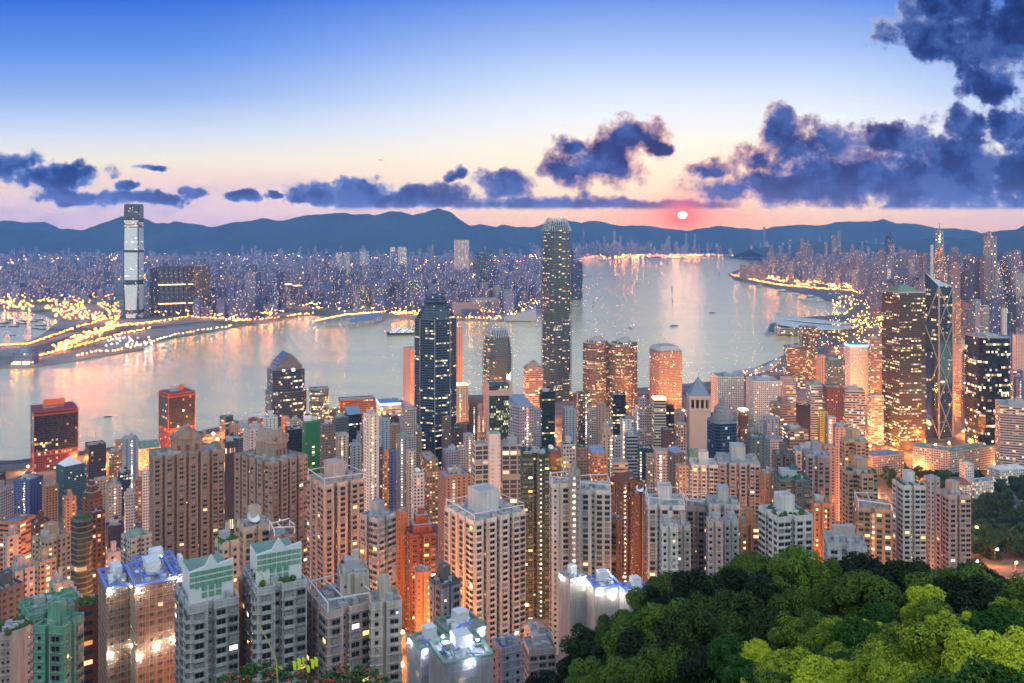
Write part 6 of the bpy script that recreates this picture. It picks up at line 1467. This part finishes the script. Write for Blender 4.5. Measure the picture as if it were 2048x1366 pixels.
# boats
hull_m = mat('dark_hull', (.05,.06,.07), .6, var=.1); cabin_m = mat('boat_cabin', (.5,.52,.54), .5, var=.1); sail_m = mat('dark_sail', (.10,.06,.05), .9, var=.2); wake_m = mat('wake_foam', (.42,.42,.38), .6, var=.3, vs=.05)
def hull(mb, L, w, h, m=0):
    n = 8; prev = None
    for i in range(n+1):
        u = i/n; x = -L/2+L*u; ww = w/2*(1-max(0, (u-.55)/.45)**2); hh = h*(1+.5*max(0, (u-.6)))
        cur = [(x,-ww,hh),(x,-ww*.7,-.5),(x,ww*.7,-.5),(x,ww,hh)]
        if prev:
            for a in range(3): mb.face([prev[a],prev[a+1],cur[a+1],cur[a]][::-1], m)
            mb.face([prev[0],cur[0],cur[3],prev[3]], m)
        else: mb.face(cur, m)
        prev = cur
def boat(x, y, L, ang, kind, label, wake=0):
    X, Y = GP(x, y, 0); T = thing({'ferry':'ferry','sail':'sailing_boat','launch':'motor_launch','ship':'cargo_ship'}[kind], label, {'ferry':'ferry','sail':'sailing boat','launch':'boat','ship':'ship'}[kind], (X, Y, .1), ang)
    mb = MB(); hull(mb, L, L*.26, L*.07+.8); mb.build('hull', [hull_m], T, smooth=False)
    mb = MB(); b_ = L*.07+.8
    if kind in ('ferry', 'ship'):
        mb.box(-L*.05, 0, b_, b_+L*.08, L*.7, L*.2, 0); mb.box(-L*.02, 0, b_+L*.08, b_+L*.15, L*.5, L*.17, 0); mb.box(L*.1, 0, b_+L*.15, b_+L*.19, L*.12, L*.1, 0)
        mb.build('cabin', [facade((.55,.57,.58), (.1,.1,.1), 2.5, 2.5, .6, .4, lit=.5, lc=(.9,.95,1), st=3)], T)
    else: mb.box(-L*.12, 0, b_, b_+L*.09, L*.3, L*.16, 0); mb.build('cabin', [cabin_m], T)
    if kind == 'sail':
        mb = MB(); mb.beam((0,0,b_),(0,0,L*1.05),.5,0); mb.beam((L*.28,0,b_),(L*.28,0,L*.8),.4,0); mb.build('mast', [M['dark']], T)
        for (xm_, hh, bw) in ((0, L*.98, L*.34), (L*.28, L*.74, L*.24)):
            mb = MB(); n = 6
            for i in range(n):
                z0, z1 = b_+1+(hh-b_-1)*i/n, b_+1+(hh-b_-1)*(i+1)/n; w0, w1 = bw*(1-.6*(i/n)**2), bw*(1-.6*((i+1)/n)**2); o_ = .3*sin(i)
                mb.prism([(xm_-w0,-.15+o_),(xm_+.3,-.15+o_),(xm_+.3,.15+o_),(xm_-w0,.15+o_)], z0, z1, 0, top=0)
            mb.build('sail', [sail_m], T)
    if wake:
        mb = MB(); 
        for sg in (-1, 1):
            n = 14
            for i in range(n):
                t0, t1 = i/n, (i+1)/n; x0_, x1_ = -L*.4-wake*t0, -L*.4-wake*t1; y0_, y1_ = sg*(L*.1+wake*.22*t0), sg*(L*.1+wake*.22*t1); th_ = (1.6+L*.05)*(1-t0*.8)
                mb.prism([(x1_, y1_-th_/2), (x0_, y0_-th_/2), (x0_, y0_+th_/2), (x1_, y1_+th_/2)], .02, .12, 0, top=0)
        mb.build('wake', [wake_m], T)
BT = [(1344,579,28,1.7,'sail','dark sailing junk in mid harbour, nearer of two in line'), (1345,605,20,1.7,'sail','small dark sail below the larger junk in mid harbour'),
 (1186,613,30,1.6,'sail','white-lit sailing boat right of the tallest tower'), (1439,550,30,1.5,'sail','dark sail near the far bright point'),
 (1261,656,46,1.55,'ferry','ferry with a wide V wake in mid harbour',150), (1348,652,34,.1,'launch','small boat with a long wake trailing left',210), (1424,626,32,.15,'launch','small boat with a short wake right of mid harbour',110),
 (1274,568,34,2.6,'launch','tiny dark boat with a faint wake behind the sailing junk',90), (1209,521,110,.0,'ship','pale cargo ship close to the far cargo quay'), (1230,649,16,1.5,'launch','tiny launch left of the ferry with the V wake'),
 (1291,551,26,.1,'launch','tiny white boat far out in the harbour'), (216,834,14,.3,'launch','lone tiny launch on the near left water'), (26,671,20,.3,'launch','tiny launch inside the left shelter'),
 (1150,574,60,.1,'ship','moored vessel touching the right edge of the tallest tower'), (958,640,46,.1,'ferry','white-lit ferry docked across the water, left'), (988,641,46,.1,'ferry','white-lit ferry docked across the water, right'),
 (1150,613,44,.2,'ferry','cluster boat by the right side of the tallest tower'),(1622,594,50,.1,'ship','grey barge at the mouth of the yacht shelter'),(1520,574,60,-.1,'ship','dark barge under the glowing shore road, left'),(1566,583,60,-.1,'ship','dark barge under the glowing shore road, middle'),(1592,590,40,-.1,'ship','dark barge under the glowing shore road, right')]
for q in BT: boat(*q)
X, Y = GP(808, 669, 0); T = thing('cruise_ship', 'white-lit multi-deck casino-like ship moored left of the navy tower', 'ship', (X, Y, 0), .25); mb = MB(); hull(mb, 128, 40, 9); mb.build('hull', [hull_m], T); mb = MB()
for i in range(4): mb.box(-4-i*3, 0, 9+i*5, 13.2+i*5, 100-i*20, 34-i*5, 0)
mb.build('deck', [facade((.55,.62,.66), (.2,.25,.28), 4, 5, .6, .5, lit=.6, lc=(.85,.95,1), st=2.6)], T)
r2 = random.Random(4)
for i in range(26):   # moored craft in the two shelters
    if i < 14: x, y = r2.uniform(0, 90), r2.uniform(638, 662)
    else: x, y = r2.uniform(1660, 1710), r2.uniform(586, 600)
    X, Y = GP(x, y, 0); L = r2.uniform(22, 46)
    mb = MB(); hull(mb, L, L*.28, 3.4, 0); mb.box(-L*.1, 0, 3, 6.5, L*.5, L*.18, 1); mb.box(-L*.2, 0, 6.5, 9, L*.2, L*.14, 1)
    o = mb.build('moored_boat', [hull_m, cabin_m], None, loc=(X, Y, .1)); o.rotation_euler = (0, 0, r2.uniform(-.4, .4))
    tag(o, 'small dark craft moored among others inside the left typhoon shelter' if i < 14 else 'small craft moored among others in the yacht shelter by the glowing interchange', 'boat', 'boats moored in the left shelter' if i < 14 else 'boats moored in the yacht shelter')
# aeroplane
Y = 6500; T = thing('airplane', 'tiny airplane high over the harbour, left of centre', 'airplane', (PX(762, Y), Y, PZ(320, Y)), .5); mb = MB(); mb.lathe(0, 0, [(.1,-20),(1.8,-17),(2,10),(.4,20)], 8, 0); o = mb.build('fuselage', [M['dark']], T); o.rotation_euler = (0, radians(90), 0)
mb = MB(); mb.prism([(-3,-17),(1,-17),(4,0),(1,17),(-3,17),(-2,0)], -.4, .4, 0, top=0, bottom=True); mb.build('wing', [M['dark']], T); mb = MB(); mb.prism([(-19,-.2),(-14,-.2),(-14,.2),(-19,.2)], 0, 6, 0, top=0); mb.build('tail_fin', [M['dark']], T)
# ------------------------------------------------------------------ trees
def leafmat(name, c0, c1, tr=.25):
    m = bpy.data.materials.new(name); m.use_nodes = True; t = NT(m.node_tree); b = m.node_tree.nodes['Principled BSDF']
    oi = t.n('ShaderNodeObjectInfo'); tc = t.n('ShaderNodeTexCoord').outputs['Object']; nz = t.noise(tc, 1.1, 4, .65)
    nzf = t.noise(tc, 7, 2, .6)
    f_ = t.m('ADD', t.m('MULTIPLY', t.m('ADD', t.m('MULTIPLY', nz, .5), t.m('MULTIPLY', nzf, .5)), 1.1), t.m('MULTIPLY', t.m('SUBTRACT', oi.outputs['Random'], .75), .45), clamp=True)
    col = t.ramp(f_, [(.33, (*c0, 1)), (.66, (*c1, 1))])
    t.put(b.inputs['Base Color'], col); b.inputs['Roughness'].default_value = .55; b.inputs['Specular IOR Level'].default_value = .3
    tl = t.n('ShaderNodeBsdfTranslucent'); t.put(tl.inputs[0], col); mx = t.n('ShaderNodeMixShader'); mx.inputs[0].default_value = tr
    t.put(mx.inputs[1], b.outputs[0]); t.put(mx.inputs[2], tl.outputs[0]); t.put(m.node_tree.nodes['Material Output'].inputs[0], mx.outputs[0]); return m
LF_dark = leafmat('dark_unlit_leaves', (.006,.02,.003), (.115,.215,.016))  # slope foliage without the painted lamplight
LF_lamplit = leafmat('lamplit_yellow_green_leaves', (.02,.09,.006), (.52,.62,.03))  # lamplight from the lookout is put into this leaf colour
LF_park = leafmat('park_leaves', (.02,.06,.02), (.05,.13,.05))
bark = mat('bark', (.08,.06,.045), .9, var=.3)
def crown(seed, rad, hgt, nl, per, leaf, big=1.0):
    r = random.Random(seed); mb = MB(); lobes = []
    for i in range(nl):
        a = r.uniform(0, 2*pi); q = sqrt(r.random())*.72; z = r.uniform(.15, .95)
        k_ = sqrt(max(0.05, 1-(z-.35)**2*1.6)); lobes.append((Vector((cos(a)*q*rad*k_, sin(a)*q*rad*k_, hgt*z)), rad*r.uniform(.17, .36)))
    for c, lr in lobes:
        for _ in range(per):
            n = Vector((r.gauss(0,1), r.gauss(0,1), r.gauss(.35,1))).normalized(); rr = lr*r.uniform(.72, 1.08)
            p = c+Vector((n.x*rr, n.y*rr, n.z*rr*.8)); nn = (n+Vector((r.uniform(-.7,.7), r.uniform(-.7,.7), r.uniform(-.2,.9)))).normalized()
            u = nn.orthogonal().normalized(); u.rotate(__import__('mathutils').Quaternion(nn, r.uniform(0, 6.28))); v = nn.cross(u); s_ = leaf*r.uniform(.6, 1.3)
            a_, b_ = u*s_*big, v*s_*.55*big; dr = nn*s_*.18
            mb.face([tuple(p-a_), tuple(p-b_+dr), tuple(p+a_-dr), tuple(p+b_+dr)], 0)
    return mb
def trunkmesh(seed, h, rad):
    r = random.Random(seed); mb = MB(); mb.lathe(0, 0, [(.42,-3),(.32,h*.3),(.22,h*.6)], 8, 0)
    for i in range(5):
        a = r.uniform(0, 6.28); mb.beam((0,0,h*r.uniform(.25,.5)), (cos(a)*rad*.6, sin(a)*rad*.6, h*r.uniform(.6,.85)), .18, 0)
    return mb.mesh('trunk', [bark])
CR = {}
for key, mtl, nlb, per, leaf, rad, hg in (('dark', LF_dark, 34, 220, .30, 5.6, 7.5), ('bright', LF_lamplit, 42, 300, .21, 4.0, 5.2)):
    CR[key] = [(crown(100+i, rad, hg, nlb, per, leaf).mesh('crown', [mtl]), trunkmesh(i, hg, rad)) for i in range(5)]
CR['park'] = [(crown(200+i, 7.5, 10, 16, 130, .75).mesh('crown', [LF_park]), trunkmesh(20+i, 10, 7)) for i in range(3)]
def tree(X, Y, z, key, s, lab, grp, r):
    T = link('broadleaf_tree', None, None, (X, Y, z)); T.rotation_euler = (0, 0, r.uniform(0, 6.28)); T.scale = (s, s, s*r.uniform(.85, 1.2)); tag(T, lab, 'tree', grp)
    cm, tm = r.choice(CR[key]); link('crown', cm, T, (0,0,1.0)); link('trunk', tm, T)
r = random.Random(5); nt = 0
Yr = 48.0
while Yr < 262:
    sp = 6.6 if Yr < 148 else 8.9
    X = -44.0
    while X < 140:
        x = CX+X*F/Yr
        if 890 < x < 2120:
            Xj, Yj = X+r.uniform(-.35,.35)*sp, Yr+r.uniform(-.35,.35)*sp; gz = ground(Xj, Yj)
            near = Yj < 148
            xx = CX+Xj*F/Yj
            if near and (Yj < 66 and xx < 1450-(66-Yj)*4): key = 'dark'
            elif near: key = 'bright' if (xx > 1340 or r.random() < .12) else 'dark'  # near crowns mostly take the leaves with lamplight painted in
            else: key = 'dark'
            y_top = HY+(H-(gz+7))*F/Yj
            if y_top < 1420 and -20-.07*Yj < Xj:
                s_ = r.choice((.65,.8,.95,1.1,1.3) if not near else (.7,.85,1.0))*r.uniform(.9,1.1)*(1.0 if not near or key == 'bright' else .72)
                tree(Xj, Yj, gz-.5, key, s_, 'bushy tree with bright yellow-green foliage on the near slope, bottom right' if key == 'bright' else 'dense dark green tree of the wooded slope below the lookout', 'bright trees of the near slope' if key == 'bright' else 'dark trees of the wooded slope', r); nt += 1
        X += sp
    Yr += sp*.95
mb = MB(); ru = random.Random(31)
for _ in range(60000):
    Y = 45+215*ru.random()**.7; X = ru.uniform(-30, min(150, Y*.66+6)); z = ground(X, Y)+ru.uniform(-.2, 2.4)
    p = Vector((X, Y, z)); n = Vector((ru.gauss(0,.6), ru.gauss(-.3,.6), 1)).normalized(); u = n.orthogonal().normalized(); v = n.cross(u); s_ = ru.uniform(.25,.6)
    mb.face([tuple(p-u*s_), tuple(p-v*s_*.6), tuple(p+u*s_), tuple(p+v*s_*.6)], 0)
tag(mb.build('undergrowth', [LF_dark]), 'dark leafy undergrowth covering the wooded slope between the trees', 'undergrowth', kind='stuff')
# park trees lower right and round the government ranges
n_ = 0; k_ = 0
while n_ < 105 and k_ < 4000:
    k_ += 1; x, y = r.uniform(1740, 2080), r.uniform(880, 1190)
    if x < 1930 and y > 960 and x > 1800: continue
    z = 30
    X, Y = GP(x, y, 45); Y = max(470, Y)
    if not clear(X, Y, -2): continue
    if x < 1940 and not (880 < y < 960): continue
    tree(X, Y, ground(X, Y)-1, 'park', r.uniform(1.1, 2.0), 'round dark tree of the city park at the lower right', 'trees of the city park', r); n_ += 1
# flowering bush and bare twig at the very front
def leafstrip(mb, p, d_, L, w, m, up=Vector((0,0,1))):
    d_ = d_.normalized(); s_ = d_.cross(up).normalized()*w; b_ = p+d_*L*.5+up*L*.10; e = p+d_*L-up*L*.12
    mb.face([tuple(p), tuple(b_-s_), tuple(e), tuple(b_+s_)], m)
r = random.Random(9); Yb = 9.0
lg = mat('bush_leaf', (.03,.08,.015), .45, var=.5, vs=9); lr_ = mat('red_bract', (.42,.07,.05), .5, var=.4, vs=9); ly = mat('young_leaf', (.42,.55,.03), .4, var=.2, vs=6)
for (xa, xb, yt, lab) in ((436, 640, 1336, 'low bush of dark rosette leaves with red tips at the bottom edge, left part'), (630, 778, 1344, 'low bush of dark rosette leaves with red tips at the bottom edge, right part')):
    T = thing('flowering_bush', lab, 'bush', (PX((xa+xb)/2, Yb), Yb, PZ(1400, Yb))); mg, mr = MB(), MB(); wd = (xb-xa)*Yb/F
    for i in range(150):
        x = r.uniform(-.5, .5)*wd; zt = (1400-yt)*Yb/F*(.55+.55*r.random())*(1-(2*abs(x)/wd)**4*.6); c = Vector((x, r.uniform(-.12,.12), zt)); red = r.random() < .28
        for j in range(11):
            a = r.uniform(0, 6.28); dd = Vector((cos(a), sin(a), r.uniform(-.1, .8))); leafstrip(mr if red and j > 4 else mg, c, dd, r.uniform(.035,.065), .009, 0)
    mg.build('leaves', [lg], T); mr.build('red_bracts', [lr_], T)['kind'] = 'stuff'
T = thing('young_shoots', 'bright yellow-green hanging young leaves among the bush at the bottom', 'plant', (PX(605, 8.6), 8.6, PZ(1400, 8.6))); mb = MB()
for (x, y, L) in ((588,1322,.14),(597,1316,.17),(606,1315,.10),(615,1330,.12),(624,1318,.15),(631,1314,.15),(560,1332,.06),(552,1336,.05)):
    X = PX(x, 8.6)-PX(605, 8.6); z = (1400-y)*8.6/F
    for j in range(3): mb.face([(X+j*.006-.016, 0, z), (X+j*.006-.002, -.01, z+.006), (X+j*.006+.014, .0, z-.02), (X+j*.006+.008, .01, z-L*.7), (X+j*.006-.008, .01, z-L*.7+.01)], 0)
mb.build('leaves', [ly], T); mb = MB(); mb.beam((0,0,0), (.02,0,.4), .006, 0); mb.build('stem', [bark], T)
T = thing('bare_twig', 'thin curved bare twig rising in front of the gabled tower', 'twig', (PX(556, 8.8), 8.8, PZ(1400, 8.8))); mb = MB()
pts = [(557,1400),(553,1322),(540,1290),(522,1256),(511,1220),(509,1198),(522,1182),(532,1170),(530,1160),(522,1148),(508,1136)]
Q = [(PX(x, 8.8)-PX(556, 8.8), 0, (1400-y)*8.8/F) for x, y in pts]
for i, (a, b) in enumerate(zip(Q, Q[1:])): mb.beam(a, b, .012-.0008*i, 0)
for (a, b) in (((522,1148),(498,1172)),((530,1160),(524,1152)),((509,1198),(500,1180))): mb.beam((PX(a[0],8.8)-PX(556,8.8),0,(1400-a[1])*8.8/F),(PX(b[0],8.8)-PX(556,8.8),0,(1400-b[1])*8.8/F),.004,0)
mb.build('stem', [mat('twig', (.25,.22,.10), .6, var=.2)], T)
